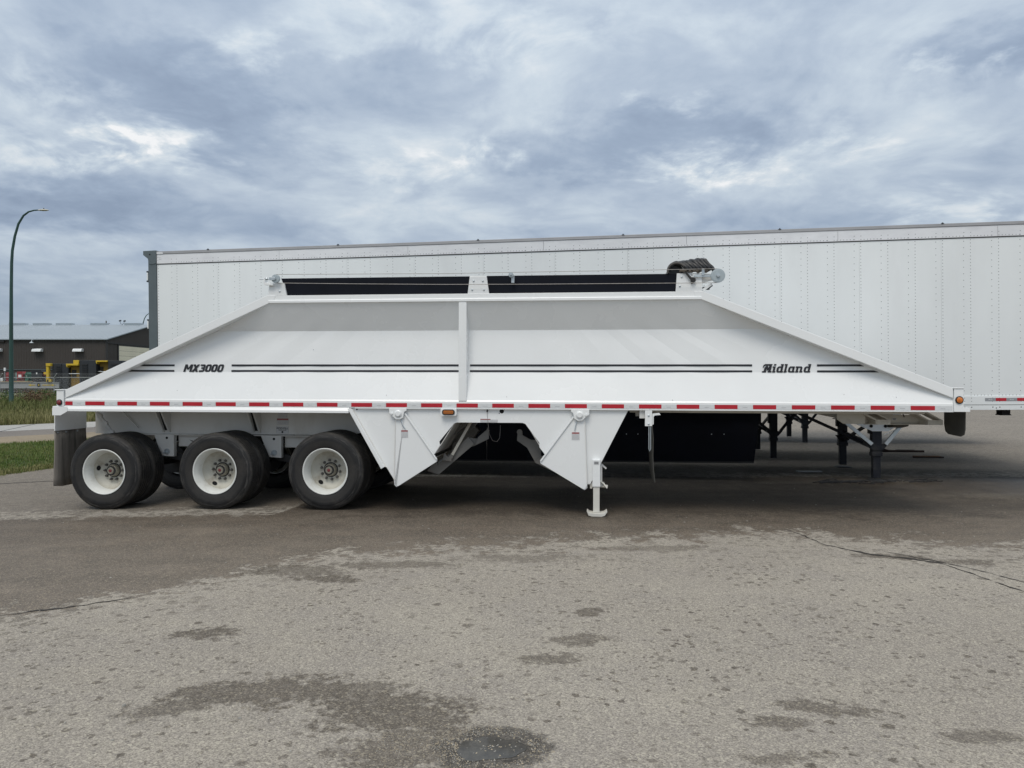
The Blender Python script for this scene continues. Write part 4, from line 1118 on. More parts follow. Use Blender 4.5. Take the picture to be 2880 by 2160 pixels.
# stripes and lettering on the sheet (at the fold, d ~ .128)
def dz(z): return .130 + (z - 1.763) / (2.292 - 1.763) * .050 - .0055
def stripe(xa, xb, z0, z1, sl=0.0, sr=0.0):
    b = MB(); b.add([(xa - sl, dz(z0), z0), (xb + sr, dz(z0), z0), (xb, dz(z1), z1), (xa, dz(z1), z1)], [(0, 1, 2, 3)])
    part(b, 'black_stripe', INK)
S1, S2 = (1.836, 1.860), (1.764, 1.787)
def xlz(z): return -5.93 + (z - 1.43) * (2.87) / 1.23 + .05
stripe(-5.03, -4.485, *S1, sl=.05); stripe(-5.20, -4.485, *S2, sl=.05)
for s_ in (S1, S2):
    stripe(-3.70, -.69, *s_); stripe(-.55, 2.915, *s_)
stripe(3.675, 4.17, *S1, sr=.05); stripe(3.675, 4.33, *S2, sr=.06)


def glyphs(name, strokes, x0, z0, h, shear, d, thick):
    """strokes: list of (poly) in unit cap-height coordinates, already placed"""
    b = MB()
    for i, pl in enumerate(strokes):
        pts = [(x0 + h * (px_ + shear * py_), z0 + h * py_) for px_, py_ in pl]
        k = len(b.v); b.v += [(a, d(c) - .0004 * (i % 9), c) for a, c in pts]; b.f.append(tuple(range(k, k + len(pts))))
    return part(b, name, INK)


def boxy(o, w, segs, t=.24):
    """rectilinear glyph pieces as quads: segs are (x0,y0,x1,y1) strokes in 0..1"""
    out = []
    for (xa, ya, xb, yb) in segs:
        L_ = math.hypot((xb - xa) * w, yb - ya); ux, uy = (xb - xa) * w / L_, (yb - ya) / L_; nx, ny = -uy * t / 2, ux * t / 2
        ax, ay, bx, by = o + xa * w, ya, o + xb * w, yb
        out.append([(ax + nx, ay + ny), (bx + nx, by + ny), (bx - nx, by - ny), (ax - nx, ay - ny)])
    return out


def zero(o, w=.78, t=.27):
    c = .16
    return [[(o, c), (o + c, 0), (o + w - c, 0), (o + w, c), (o + w - t, t * .85), (o + t, t * .85)],
            [(o, 1 - c), (o + t, 1 - t * .85), (o + w - t, 1 - t * .85), (o + w, 1 - c), (o + w - c, 1), (o + c, 1)],
            [(o, c), (o + t, t * .85), (o + t, 1 - t * .85), (o, 1 - c)], [(o + w, c), (o + w, 1 - c), (o + w - t, 1 - t * .85), (o + w - t, t * .85)]]


def three(o, w=.76, t=.25):
    return [[(o, 0), (o + w - .16, 0), (o + w, .16), (o + w - t, .22), (o, .22)], [(o + .05, 1), (o + .05, .78), (o + w - t, .78), (o + w, .86), (o + w - .13, 1)],
            [(o + w - t, .2), (o + w, .16), (o + w, .42), (o + w - .10, .5), (o + w, .58), (o + w, .86), (o + w - t, .80), (o + w - t, .62), (o + .22, .61), (o + .22, .42), (o + w - t, .41)]]


def em(o, w=1.12, t=.29):
    return [[(o, 0), (o + t, 0), (o + t, 1), (o, 1)], [(o + w - t, 0), (o + w, 0), (o + w, 1), (o + w - t, 1)], [(o, 1), (o + t + .06, 1), (o + w / 2 + .09, .30), (o + w / 2 - .09, .30)], [(o + w, 1), (o + w - t - .06, 1), (o + w / 2 - .09, .30), (o + w / 2 + .09, .30)]]


def ex(o, w=.92, t=.33):
    return [[(o - .06, 0), (o + t - .02, 0), (o + w, 1), (o + w - t, 1)], [(o + w - .02, 0), (o + w - t, 0), (o, 1), (o + t, 1)]]


st = em(0) + ex(1.16) + three(2.16) + zero(2.99) + zero(3.84) + zero(4.69)
glyphs('model_lettering', st, -4.362, 1.762, .0985, .28, lambda z: dz(z) - .001, 0)


# slab-serif "Midland"
def bowl(o, w=.62, h=.72, t=.24, c=.16):
    return [[(o, c), (o + c, 0), (o + w, 0), (o + w, .17), (o + t, .17)], [(o, h - c), (o + t, h - .17), (o + w, h - .17), (o + w, h), (o + c, h)], [(o, c), (o + t, .17), (o + t, h - .17), (o, h - c)]]


def stem(o, h, t=.24, serif=.10, top=True, bot=True):
    s_ = [[(o, 0), (o + t, 0), (o + t, h), (o, h)]]
    if bot: s_.append([(o - serif * .3, 0), (o + t + serif, 0), (o + t + serif, .16), (o - serif * .3, .16)])
    if top: s_.append([(o - serif, h - .16), (o + t, h - .16), (o + t, h), (o - serif, h)])
    return s_


st = [[(.0, .58), (.12, .58), (.15, .72), (.30, .80), (1.02, .80), (1.08, 1.0), (.22, 1.0), (.05, .90)],            # swash bar
      [(.22, 0), (.50, 0), (.50, .78), (.22, .60)], [(.05, 0), (.55, 0), (.55, .16), (.05, .16)], [(.36, .78), (.56, .78), (.74, .48), (.66, .26), (.58, .24)],
      [(.92, .80), (.76, .80), (.58, .24), (.74, .24)], [(.78, 0), (1.04, 0), (1.04, .82), (.78, .82)], [(.70, 0), (1.16, 0), (1.16, .16), (.70, .16)]]
o_ = 1.26
st += stem(o_, .72) + [[(o_ - .02, .82), (o_ + .26, .82), (o_ + .26, 1), (o_ - .02, 1)]]; o_ += .42
st += bowl(o_) + stem(o_ + .46, 1.0); o_ += .90
st += stem(o_, 1.0); o_ += .44
st += bowl(o_) + stem(o_ + .46, .72, top=False) + [[(o_ + .05, .55), (o_ + .5, .55), (o_ + .5, .72), (o_ + .1, .72)]]; o_ += .90
st += stem(o_, .72) + [[(o_ + .2, .55), (o_ + .52, .55), (o_ + .66, .42), (o_ + .70, .55), (o_ + .58, .72), (o_ + .2, .72)]] + stem(o_ + .46, .6, top=False); o_ += .90
st += bowl(o_) + stem(o_ + .46, 1.0)
glyphs('name_lettering', st, 3.022, 1.762, .1015, .27, lambda z: dz(z) - .001, 0)

for x_, z_ in ((-.072, 1.455), (1.955, 1.425), (3.96, 1.50), (3.75, 1.70), (.85, 1.62), (-4.4, 1.52), (1.7, 1.60), (-2.6, 2.05), (4.55, 1.47), (-1.6, 1.47)):
    dd_ = .012 + (z_ - 1.414) / .349 * .128 if z_ < 1.763 else dz(z_)
    b = MB(); b.lathe([(.0045, -.002), (.0045, 0), (.001, 0)], (x_, dd_ - .004, z_), 7); part(b, 'paint_chip', INKG)
# marker lamps
def lamp(x_, z_, r_, m, nm, d=-.018):
    b = MB(); b.lathe([(r_, 0), (r_, -.010), (r_ * .80, -.014), (r_ * .78, -.006), (.001, -.006)], (x_, d, z_), 28); part(b, nm, BLACK, smooth=True)
    b = MB(); b.lathe([(r_ * .76, -.008), (r_ * .74, -.016), (r_ * .5, -.022), (.001, -.024)], (x_, d, z_), 24); part(b, nm + '_lens', m, smooth=True)
    b = MB(); b.lathe([(r_ * .30, -.0235), (r_ * .28, -.027), (.001, -.027)], (x_, d, z_), 12); part(b, nm + '_reflector', AMBER if m is AMBER else REDC)


lamp(-6.000, 1.357, .040, REDL, 'rear_marker_lamp'); lamp(5.232, 1.442, .045, AMBER, 'front_marker_lamp')

# rear fender flange: two facets with a dropped end
b = MB()
b.prism([(-.030, 1.27), (-.030, 1.242), (-.022, 1.242), (-.022, 1.268), (.0, 1.3085), (-.006, 1.3085)], -6.07, -2.075, 'x'); part(b, 'fender_flange', WHITE, bevel=.0015)
b = MB(); b.prism([(-6.092, 1.288), (-6.075, 1.302), (-5.88, 1.302), (-5.88, 1.238), (-5.978, 1.186), (-6.092, 1.186)], -.036, -.0305); part(b, 'fender_end_plate', WHITE, bevel=.0015)
b = MB(); b.box(-6.09, -6.0, -.03, .16, 1.295, 1.3085); part(b, 'corner_plate', WHITE, bevel=.002)
b = MB(); b.box(-6.0, -2.1, .0, .7, 1.296, 1.3085); part(b, 'fender_top', WHITE_D)

# fixed belly plates, near and far
FP = [(-2.075, 1.3085), (-1.50, .395), (-1.44, .40), (-.984, .732), (-.911, .844), (-.922, .889), (-.735, 1.118), (-.70, 1.130), (.125, 1.132), (.160, 1.120), (.336, .885), (.336, .832), (.402, .745), (.86, .42), (.925, .384), (.963, .384), (1.428, 1.3085)]
for d0, d1 in ((.030, .042), (WD - .042, WD - .030)):
    b = MB(); b.prism(FP, d0, d1); part(b, 'belly_plate', WHITE, bevel=.002)
# slanted flange on the rear edge of the plate
b = MB(); b.prism([(-2.092, 1.300), (-2.045, 1.300), (-1.612, .567), (-1.656, .540)], -.028, .028); part(b, 'slanted_flange', WHITE, bevel=.004)
b = MB(); b.prism([(-2.050, 1.290), (-2.035, 1.295), (-1.600, .560), (-1.617, .566)], .010, .030); part(b, 'flange_lip', WHITE_D)
b = MB(); b.prism([(-2.092, 1.300), (-2.045, 1.300), (-1.612, .567), (-1.656, .540)], WD - .03, WD + .028); part(b, 'slanted_flange', WHITE)
# hopper chutes between the plates
def chute(pts, m=WHITE_D, w=.008, d0=.043, d1=WD - .043, nm='chute_sheet'):
    b = MB()
    for (xa, za), (xb, zb) in zip(pts[:-1], pts[1:]):
        L_ = math.hypot(xb - xa, zb - za); nx, nz = -(zb - za) / L_ * w, (xb - xa) / L_ * w
        b.prism([(xa, za), (xb, zb), (xb + nx, zb + nz), (xa + nx, za + nz)], d0, d1)
    return part(b, nm, m)


chute([(-2.07, 1.305), (-1.50, .42)]); chute([(1.42, 1.305), (.97, .42)])
chute([(-.72, 1.15), (-.98, .74)]); chute([(.35, .84), (.16, 1.15)])
chute([(-1.46, .36), (-.98, .68)], m=CRM); chute([(.39, .69), (.90, .37)], m=CRM)
b = MB(); b.box(-.72, .16, .5, 2.2, 1.14, 1.20); part(b, 'ridge_beam', DARKSTEEL)


# clamshell gate side plates
def gate(pts, rounds, rod, rib, hx, hz, sgn):
    pl = round_poly(pts, .035, rounds)
    for d0, d1 in ((.004, .018), (WD - .018, WD - .004)):
        b = MB(); b.prism(pl, d0, d1); g = part(b, 'gate_plate', WHITE, bevel=.002)
    b = MB(); b.bar((rod[0][0], -.004, rod[0][1]), (rod[1][0], -.004, rod[1][1]), .020, .018); part(b, 'gate_rib', WHITE, bevel=.004)
    b = MB(); b.bar((rib[0][0], .001, rib[0][1]), (rib[1][0], .001, rib[1][1]), .010, .010); part(b, 'gate_edge_rib', WHITE_D, bevel=.002)
    # hinge: block, disc, bolts
    b = MB(); x0, x1 = (hx - .105, hx + .115) if sgn < 0 else (hx - .10, hx + .12)
    if sgn < 0: pl = [(hx - .118, 1.307), (hx + .105, 1.307), (hx + .105, 1.275), (hx + .075, 1.262), (hx + .062, 1.19), (hx + .02, 1.165), (hx - .03, 1.168), (hx - .075, 1.205), (hx - .118, 1.245)]
    else: pl = [(hx - .105, 1.307), (hx + .118, 1.307), (hx + .118, 1.245), (hx + .075, 1.21), (hx + .03, 1.168), (hx - .02, 1.165), (hx - .065, 1.19), (hx - .08, 1.262), (hx - .105, 1.275)]
    b.prism(pl, -.030, -.008); part(b, 'hinge_plate', WHITE, bevel=.004)
    b = MB(); b.lathe([(.044, 0), (.044, -.012), (.034, -.016), (.030, -.022), (.001, -.022)], (hx, -.030, hz), 28); part(b, 'hinge_pin', WHITE, smooth=True)
    b = MB(); b.lathe([(.016, 0), (.016, -.012), (.001, -.014)], (hx + sgn * .082, -.030, hz), 6); part(b, 'hinge_bolt', WHITE, smooth=True)
    # grease line
    s_ = -sgn
    b = MB(); b.tube([(hx + s_ * .03 * -1 * -1, -.006, 1.165), (hx + s_ * .045, -.008, 1.10), (hx + s_ * .085, -.006, 1.045)] if sgn < 0 else [(hx - .03, -.006, 1.165), (hx - .05, -.008, 1.10), (hx - .06, -.006, 1.04)], .006, 6); part(b, 'grease_line', GALV, smooth=True)


gate([(-1.478, 1.19), (-1.36, 1.225), (-.941, .664), (-.950, .640), (-1.462, .312), (-1.497, .345)], (4, 5), ((-1.352, 1.240), (-.948, .668)), ((-1.478, 1.163), (-1.492, .40)), -1.434, 1.241, -1)
gate([(.770, 1.225), (.895, 1.19), (.929, .345), (.895, .315), (.352, .635), (.346, .655)], (2, 3), ((.760, 1.215), (.352, .662)), ((.897, 1.163), (.924, .40)), .832, 1.239, 1)

# marker lamp in a white box
b = MB(); b.prism(round_poly([(-.895, 1.307), (-.693, 1.307), (-.693, 1.212), (-.895, 1.212)], .03, (2, 3)), -.035, .029); part(b, 'lamp_box', WHITE, bevel=.004)
def oval(w, h, n=24):
    r_ = h / 2; out = []
    for k in range(n):
        a = 2 * math.pi * k / n; out.append((math.copysign(w / 2 - r_, math.cos(a)) + r_ * math.cos(a), r_ * math.sin(a)))
    return out
def ovalpart(nm, cx, cz, w, h, d0, d1, m): b = MB(); b.prism([(cx + p[0], cz + p[1]) for p in oval(w, h)], d0, d1); return part(b, nm, m, bevel=.0015)
ovalpart('lamp_grommet', -.794, 1.262, .162, .070, -.046, -.034, BLACK); ovalpart('amber_lamp', -.794, 1.262, .138, .050, -.052, -.045, AMBERD)
led = MB(); led.lathe([(.0075, 0), (.006, -.003), (.001, -.004)], (0, 0, 0), 8); l0 = None
for i in range(7):
    for j in range(2):
        q = (-.794 - .051 + .017 * i, -.0525, 1.262 - .010 + .020 * j)
        if l0 is None: l0 = part(led, 'led', AMBER); l0.location = q
        else: put(l0, TR, q)
# hole, plug, lanyard
b = MB(); b.lathe([(.028, -.001), (.028, 0)], (-.134, .029, 1.276), 24); part(b, 'plate_hole', VOID)
for x_, z_ in ((-.101, 1.307 - .010), (-.165, 1.248), (-1.985, 1.288)):
    b = MB(); b.lathe([(.006 if x_ > -1 else .011, -.001), (.006 if x_ > -1 else .011, 0)], (x_, .029, z_), 12); part(b, 'small_hole', VOID)
b = MB(); b.lathe([(.009, 0), (.009, .035), (.004, .04)], (-.268 - .045 + .0, .015, 1.265), 8, 'z'); part(b, 'lanyard_plug', DARKSTEEL)
b = MB(); b.tube([(-.313, .018, 1.265), (-.313, .02, 1.21), (-.305, .02, 1.13), (-.295, .06, .99), (-.26, .12, .90), (-.21, .16, .885), (-.18, .2, .93), (-.175, .22, 1.03), (-.175, .22, 1.09)], .0022, 5); part(b, 'lanyard', WIRE)


def decal(x0, x1, z0, z1, d, head=.22, lines=4, nm='warning_label', red=True, text=None):
    b = MB(); b.box(x0, x1, d - .0015, d, z0, z1); part(b, nm, LABW)
    h = z1 - z0; w = x1 - x0
    if red:
        b = MB(); b.box(x0 + .002, x1 - .002, d - .0025, d - .0017, z1 - h * head, z1 - .002); part(b, 'label_header', LABR)
        # header letters as light dashes
    b = MB()
    for e in ((x0, x0 + .0016, z0, z1), (x1 - .0016, x1, z0, z1), (x0 + .0017, x1 - .0017, z0, z0 + .0016)): b.box(e[0], e[1], d - .0024, d - .0017, e[2], e[3])
    if not text:
        for k in range(lines):
            zz = z1 - h * (head + .12) - k * h * (.72 - head * .4) / lines; xx = x0 + w * .08
            while xx < x1 - w * .12:
                l_ = random.uniform(.04, .13) * w; b.box(xx, min(xx + l_, x1 - w * .06), d - .0024, d - .0017, zz - h * .045, zz); xx += l_ + w * .03
    part(b, 'label_print', INKG)
    if text:
        for s_, zt, sz in text:
            cu = bpy.data.curves.new('txt', 'FONT'); cu.body = s_; cu.size = sz; cu.align_x = 'CENTER'; cu.offset = sz * .02
            o = bpy.data.objects.new('txt', cu); C.objects.link(o)
            me = bpy.data.meshes.new_from_object(o.evaluated_get(bpy.context.evaluated_depsgraph_get())); bpy.data.objects.remove(o)
            me.materials.clear(); me.materials.append(INK); oo = bpy.data.objects.new('label_lettering', me); C.objects.link(oo); oo.parent = TR
            oo.location = ((x0 + x1) / 2, d - .003, zt); oo.rotation_euler = (R(90), 0, 0)


decal(-1.405, -1.318, .938, 1.032, .003); decal(.737, .830, .932, 1.025, .003)
decal(-.402, -.275, 1.135, 1.180, .029, head=.3, lines=2); decal(-.272, -.185, 1.136, 1.172, .029, red=False, lines=3)
decal(-3.353, -3.179, .919, 1.021, .744, red=False, text=[('RIDEWELL', .978, .036), ('SUSPENSIONS', .958, .018)]); decal(-3.345, -3.180, 1.040, 1.127, .744, head=.3, lines=3); decal(-3.330, -3.195, 1.135, 1.225, .744, red=False, lines=3)
b = MB(); b.lathe([(.014, 0), (.014, -.001), (.001, -.001)], (-3.266, .741, .938), 16); part(b, 'label_seal', INK)

# linkages seen through the opening
LK = mat('grey_linkage_steel', (.17, .165, .155), .55, var=.12, dirt=(.14, .12, .10), dirtamt=.5, dscale=6)
b = MB(); b.prism([(-1.14, .485), (-.985, .44), (-.52, .84), (-.60, .93), (-.74, .80), (-.80, .73), (-1.0, .57), (-1.02, .62)], .30, .33); part(b, 'gate_arm', LK, bevel=.003)
b = MB(); b.prism([(-.62, .92), (-.40, .90), (-.33, 1.02), (-.36, .96), (-.375, .885), (-.52, .815), (-.72, .75)], .33, .37); b.prism([(-.47, .93), (-.355, 1.03), (-.352, 1.06), (-.335, 1.02), (-.33, .91), (-.50, .83)], .28, .30); part(b, 'clevis', LK, bevel=.003)
b = MB(); b.bar((-.55, .26, 1.14), (-.80, .26, .70), .036, .03); part(b, 'push_rod', CRM, bevel=.004)
b = MB(); b.lathe([(.026, -.02), (.026, .02)], (-.815, .26, .675), 14); b.prism([(-.93, .63), (-.90, .73), (-.87, .69), (-.82, .66), (-.80, .62)], .24, .26); part(b, 'rod_clevis', LK, bevel=.003)
b = MB(); b.prism([(.04, 1.02), (.07, 1.03), (.10, .99), (.10, .96), (.21, .90), (.34, .90), (.34, .70), (.26, .62), (.16, .80), (.03, .89)], .30, .33); part(b, 'gate_arm', LK, bevel=.003)
b = MB(); b.lathe([(.036, -.01), (.036, .0), (.020, .0)], (.065, .298, 1.0), 18); part(b, 'pivot_ring', LK, smooth=True)
b = MB(); b.prism([(.26, .62), (.34, .70), (.42, .70), (.52, .55), (.50, .50)], .26, .30); part(b, 'gate_link', LK)
b = MB(); b.prism([(-.95, .62), (-.70, .78), (-.55, .98), (-.60, 1.02), (-.9, .80)], .9, 1.1); part(b, 'inner_gusset', LK)
b = MB(); b.bar((-.85, .6, .95), (-.60, .6, 1.14), .05, .06); part(b, 'inner_strut', LK)

# landing leg, near and far
for s_, y0 in ((1, 0.0), (-1, WD)):
    D = (lambda d: y0 + s_ * d)
    a, c = sorted((D(-.030), D(.075)))
    b = MB(); b.box(.990, 1.086, a, c, .362, .692); o = part(b, 'landing_leg', WHITE, bevel=.004)
    a, c = sorted((D(-.020), D(.065)))
    b = MB(); b.box(1.000, 1.078, a, c, .045, .3615); part(b, 'leg_inner_tube', WHITE_W, bevel=.003)
    a, c = sorted((D(-.07), D(.12)))
    b = MB(); b.prism([(.922, .066), (.930, .070), (.955, .047), (1.0, .042), (1.085, .042), (1.13, .047), (1.163, .072), (1.172, .062), (1.140, .014), (1.10, .003), (.985, .003), (.945, .014)], a, c); part(b, 'leg_foot', WHITE_W, bevel=.003)
b = MB(); b.box(1.005, 1.07, -.0325, -.0305, .635, .675); part(b, 'leg_label', LABW)
for k in range(3):
    b = MB(); b.box(1.012, 1.063, -.034, -.033, .641 + k * .011, .646 + k * .011); part(b, 'label_print', INK)
b = MB(); b.bar((1.09, .12, .63), (1.16, .12, .57), .02, .02); part(b, 'hook', WHITE_D)
b = MB(); b.tube([(.97, .10, .36), (1.05, .16, .345), (1.14, .14, .34), (1.17, .10, .36)], .014, 8); b.tube([(1.085, .08, .42), (1.13, .05, .39), (1.17, .02, .34)], .010, 8); b.box(.96, .99, .05, .10, .33, .40); part(b, 'crank_handle', WHITE_W, smooth=True)
b = MB(); b.box(1.09, 1.11, .08, .10, .35, .62); part(b, 'leg_brace', WHITE_D)

# hanger bracket with rubber flap, right of the leg
b = MB(); b.box(1.624, 1.709, -.004, .006, 1.106, 1.3075); part(b, 'flap_bracket', WHITE, bevel=.002)
b = MB(); b.prism([(1.712, 1.258), (1.795, 1.268), (1.812, 1.243), (1.74, 1.236), (1.728, 1.220), (1.728, 1.13), (1.712, 1.12)], -.002, .10); part(b, 'flap_arm', WHITE, bevel=.002)
for z_ in (1.235, 1.132):
    put(bolt0, TR, (1.668, -.004, z_))
b = MB(); pts = [(1.700, 1.20), (1.722, .95), (1.718, .75), (1.724, .60), (1.745, .42)]
for i, (x_, z_) in enumerate(pts): b.v += [(x_, .0, z_), (x_ - .005, .62, z_ + .0), (x_ + .006, .0, z_), (x_ + .001, .62, z_)]
for i in range(len(pts) - 1):
    q = 4 * i; b.f += [(q, q + 1, q + 5, q + 4), (q + 2, q + 6, q + 7, q + 3), (q, q + 4, q + 6, q + 2), (q + 1, q + 3, q + 7, q + 5)]
part(b, 'hanging_flap', FLAPC, smooth=True)
b = MB(); b.tube([(1.672, .01, 1.10), (1.672, .01, .83), (1.682, .01, .80), (1.694, .01, .83), (1.694, .01, 1.10)], .006, 6); part(b, 'flap_hanger_rod', GALV, smooth=True)
b = MB(); b.box(1.54, 1.70, .55, .60, 1.20, 1.31); b.box(1.56, 1.70, .03, .06, 1.20, 1.31); part(b, 'flap_mount', WHITE_D)

# frame beams over the wheels
for d0, d1 in ((.745, .765), (WD - .765, WD - .745)):
    b = MB(); b.prism([(-6.02, 1.295), (-6.02, .895), (-2.3, .905), (-1.85, 1.0), (-1.95, 1.295)], d0, d1); part(b, 'frame_web', WHITE_D, bevel=.002)
    b = MB(); b.box(-5.9, -2.25, d0 - .05 if d0 < 1 else d0, d1 if d0 < 1 else d1 + .05, .883, .8945); part(b, 'frame_flange', WHITE_D)
for x_ in (-4.98, -3.66):                        # V gussets out to the fender
    for xa in (x_ - .02, x_ + .065):
        b = MB(); b.prism([(.46, 1.295), (.744, 1.295), (.744, .925), (.715, .925)], xa, xa + .022, 'x'); part(b, 'outrigger_gusset', WHITE_D)
    b = MB(); b.prism([(.56, 1.295), (.744, 1.295), (.744, .95), (.735, .95)], x_ + .0025, x_ + .0645, 'x'); part(b, 'gusset_web', DARKSTEEL)
for x_ in (-5.02, -3.465):                        # suspension hangers
    for d0, d1 in ((.69, .76), (WD - .76, WD - .69)):
        b = MB(); b.prism([(x_ - .09, .893), (x_ + .205, .893), (x_ + .205, .585), (x_ + .02, .598)], d0, d1); part(b, 'suspension_hanger', WHITE_D, bevel=.004)
    b = MB(); b.lathe([(.040, 0), (.040, -.012), (.001, -.012)], (x_ + .105, .69, .655), 20); part(b, 'hanger_washer', GALV, smooth=True)
    b = MB(); b.lathe([(.014, 0), (.014, -.05), (.001, -.05)], (x_ + .09, .678, .645), 8); part(b, 'hanger_bolt', GALV)
    b = MB(); b.lathe([(.018, -.0015), (.018, 0)], (x_ + .10, .69, .845), 16); part(b, 'hanger_hole', VOID)
    b = MB(); b.box(x_ + .21, x_ + .75, .80, .86, .72, .885); part(b, 'cross_member', WHITE_D, bevel=.004)
    b = MB(); b.bar((x_ + .08, .84, .60), (x_ + .55, .84, .50), .10, .10); part(b, 'suspension_beam', DARKSTEEL, bevel=.006)
    b = MB(); b.lathe([(.16, -.3), (.17, -.2), (.17, .0), (.12, .02)], (x_ + .55, 1.0, .55), 20); part(b, 'brake_chamber', DARKSTEEL, smooth=True)
for x_ in (-2.02,):
    b = MB(); b.prism([(x_ - .09, .93), (x_ + .205, .98), (x_ + .205, .6), (x_ + .02, .6)], .69, .76); part(b, 'suspension_hanger', WHITE_D, bevel=.004)
# rear strut with brackets (left of the first wheel)
b = MB(); b.tube([(-5.86, .42, 1.29), (-5.80, .45, 1.22), (-5.66, .55, .95), (-5.60, .58, .86)], [.016, .022, .024, .016], 8)
for k in (.2, .45, .75): b.lathe([(.034, -.02), (.034, .02)], (-5.82 + .24 * k, .46 + .12 * k, 1.24 - .42 * k), 12)
part(b, 'air_line_strut', WHITE_D, smooth=True)
b = MB(); b.bar((-5.66, .70, 1.28), (-5.35, .70, .98), .015, .02); part(b, 'frame_seam_rib', WHITE_D)

# rear mud flap assembly, facing forward at the rear corner
for y0, y1 in ((.08, .72), (WD - .72, WD - .08)):
    b = MB(); b.box(-6.150, -6.138, y0, y1, .972, 1.2955); part(b, 'flap_panel', WHITE, bevel=.002)
    b = MB()
    for i in range(7):
        z_ = .972 - (.972 - .215) * i / 6; xo = -6.158 + .006 * math.sin(i * .8)
        for j in range(5): b.v.append((xo + .004 * math.sin(j * 1.6 + i), y0 + (y1 - y0) * j / 4, z_ + (.02 if (i == 6 and j in (0, 4)) else 0)))
    for i in range(6):
        for j in range(4): q = i * 5 + j; b.f.append((q, q + 1, q + 6, q + 5))
    o = part(b, 'mud_flap', FLAP, smooth=True); sm_ = o.modifiers.new('thick', 'SOLIDIFY'); sm_.thickness = .010
    for yy in (.06, .22, .45):
        b = MB(); b.lathe([(.012, 0), (.012, .012), (.001, .014)], (-6.148, y0 + yy, .945), 10, 'x'); part(b, 'flap_bolt', GALV)
# front flap
b = MB()
fl = [(.085, 1.302), (.635, 1.302), (.635, 1.13), (.60, 1.04), (.52, 1.008), (.20, 1.000), (.11, 1.03), (.085, 1.10)]
b.prism(fl, 5.345, 5.353, 'x'); part(b, 'front_rubber_flap', FLAPC)
b = MB(); b.box(5.281, 5.36, -.005, .62, 1.303, 1.352); part(b, 'flap_mount', WHITE, bevel=.002)

# kingpin coupler at the front
b = MB(); b.box(4.40, 5.22, .62, 1.97, 1.112, 1.124); b.tube([(5.20, .62, 1.118), (5.235, .62, 1.122), (5.25, .62, 1.145)], .008, 6); part(b, 'coupler_plate', CRM, bevel=.002)
for d0 in (.66, 1.90):
    b = MB(); b.prism([(4.12, 1.31), (4.12, 1.19), (4.45, 1.1245), (5.08, 1.1245), (5.08, 1.235), (4.75, 1.235), (4.60, 1.31)], d0, d0 + .014); part(b, 'coupler_frame', CRM, bevel=.002)
for xg in (4.29, 4.90):
    for dd in (0, .155):
        b = MB(); b.prism([(xg + dd - .10, 1.31), (xg + dd - .05, 1.31), (xg + dd + .175, 1.185), (xg + dd + .175, 1.1245), (xg + dd + .158, 1.1245), (xg + dd + .158, 1.178)], .40, .655); part(b, 'coupler_gusset', CRM, bevel=.002)
    b = MB(); b.prism([(xg + .175, 1.185), (xg + .33, 1.185), (xg + .33, 1.1245), (xg + .175, 1.1245)], .395, .405); part(b, 'gusset_face', CRM)
b = MB(); b.prism([(4.02, 1.30), (4.36, 1.30), (4.36, 1.1245), (4.10, 1.1245), (4.02, 1.18)], .50, .52); part(b, 'coupler_side_plate', CRM, bevel=.003)
b = MB(); b.prism(oval(.03, .07), 0, .004); b.v = [(a + 4.17, c + .494, d + 1.245) for a, c, d in b.v]; part(b, 'slot_ring', CRM, bevel=.001)
b = MB(); b.box(4.735, 4.79, .655, .659, 1.165, 1.195); part(b, 'coupler_label', LABW)
b = MB(); b.box(4.742, 4.783, .652, .654, 1.182, 1.188); b.box(4.747, 4.778, .652, .654, 1.171, 1.176); part(b, 'label_print', INK)
b = MB(); b.tube([(4.80, .60, 1.30), (4.83, .58, 1.26), (4.86, .60, 1.21)], .008, 6); part(b, 'air_hose', BLACK)
b = MB(); b.lathe([(.10, -.0), (.13, .07), (.13, .13), (.08, .20)], (4.78, .85, 1.04), 18, 'x'); b.v = [(a, c, 1.10 + (d - 1.04) * .3) for a, c, d in b.v]; part(b, 'kingpin_bowl', FLAPC, smooth=True)

for k, (xa, xb, zz, dd_) in enumerate(((-4.75, -3.95, .80, .82), (-3.2, -2.5, .78, .84), (-5.5, -5.15, .80, .84))):
    b = MB(); b.tube([(xa, dd_, zz + .06), (xa + (xb - xa) * .3, dd_ - .02, zz - .05), (xa + (xb - xa) * .7, dd_ - .03, zz - .07), (xb, dd_, zz + .05)], .012, 6); part(b, 'air_hose', BLACK, smooth=True)
# wheels: three axles, dual tyres both sides
AX = [(-5.430, .437), (-3.895, .468), (-2.412, .488)]
holes = [R(0 + 8), R(-62), R(-52)]
for (x_, z_), hr in zip(AX, holes):
    make_wheel(TR, (x_, .055, z_), True, hr)
    make_wheel(TR, (x_, .385, z_), False)
    make_wheel(TR, (x_, WD - .055, z_), False, flip=True, simple=True)
    make_wheel(TR, (x_, WD - .385, z_), False, flip=True, simple=True)
    b = MB(); b.tube([(x_, .2, z_), (x_, WD - .2, z_)], .065, 12); part(b, 'axle', DARKSTEEL, smooth=True)
    b = MB(); b.lathe([(.21, 0), (.21, .2)], (x_, .66, z_), 24); b.lathe([(.21, 0), (.21, .2)], (x_, WD - .86, z_), 24); part(b, 'brake_drum', DARKSTEEL, smooth=True)

# =================================================================== BOX TRAILER
BT = empty('box_trailer', (0, 13.07, 0), (0, -.0084, -R(8.43)))
tag(BT, 'long white riveted box trailer with a grey rear door frame and black side skirt', 'trailer')


def bp(b, name, m, parent=None, **k): return b.build(name, m, parent or BT, **k)


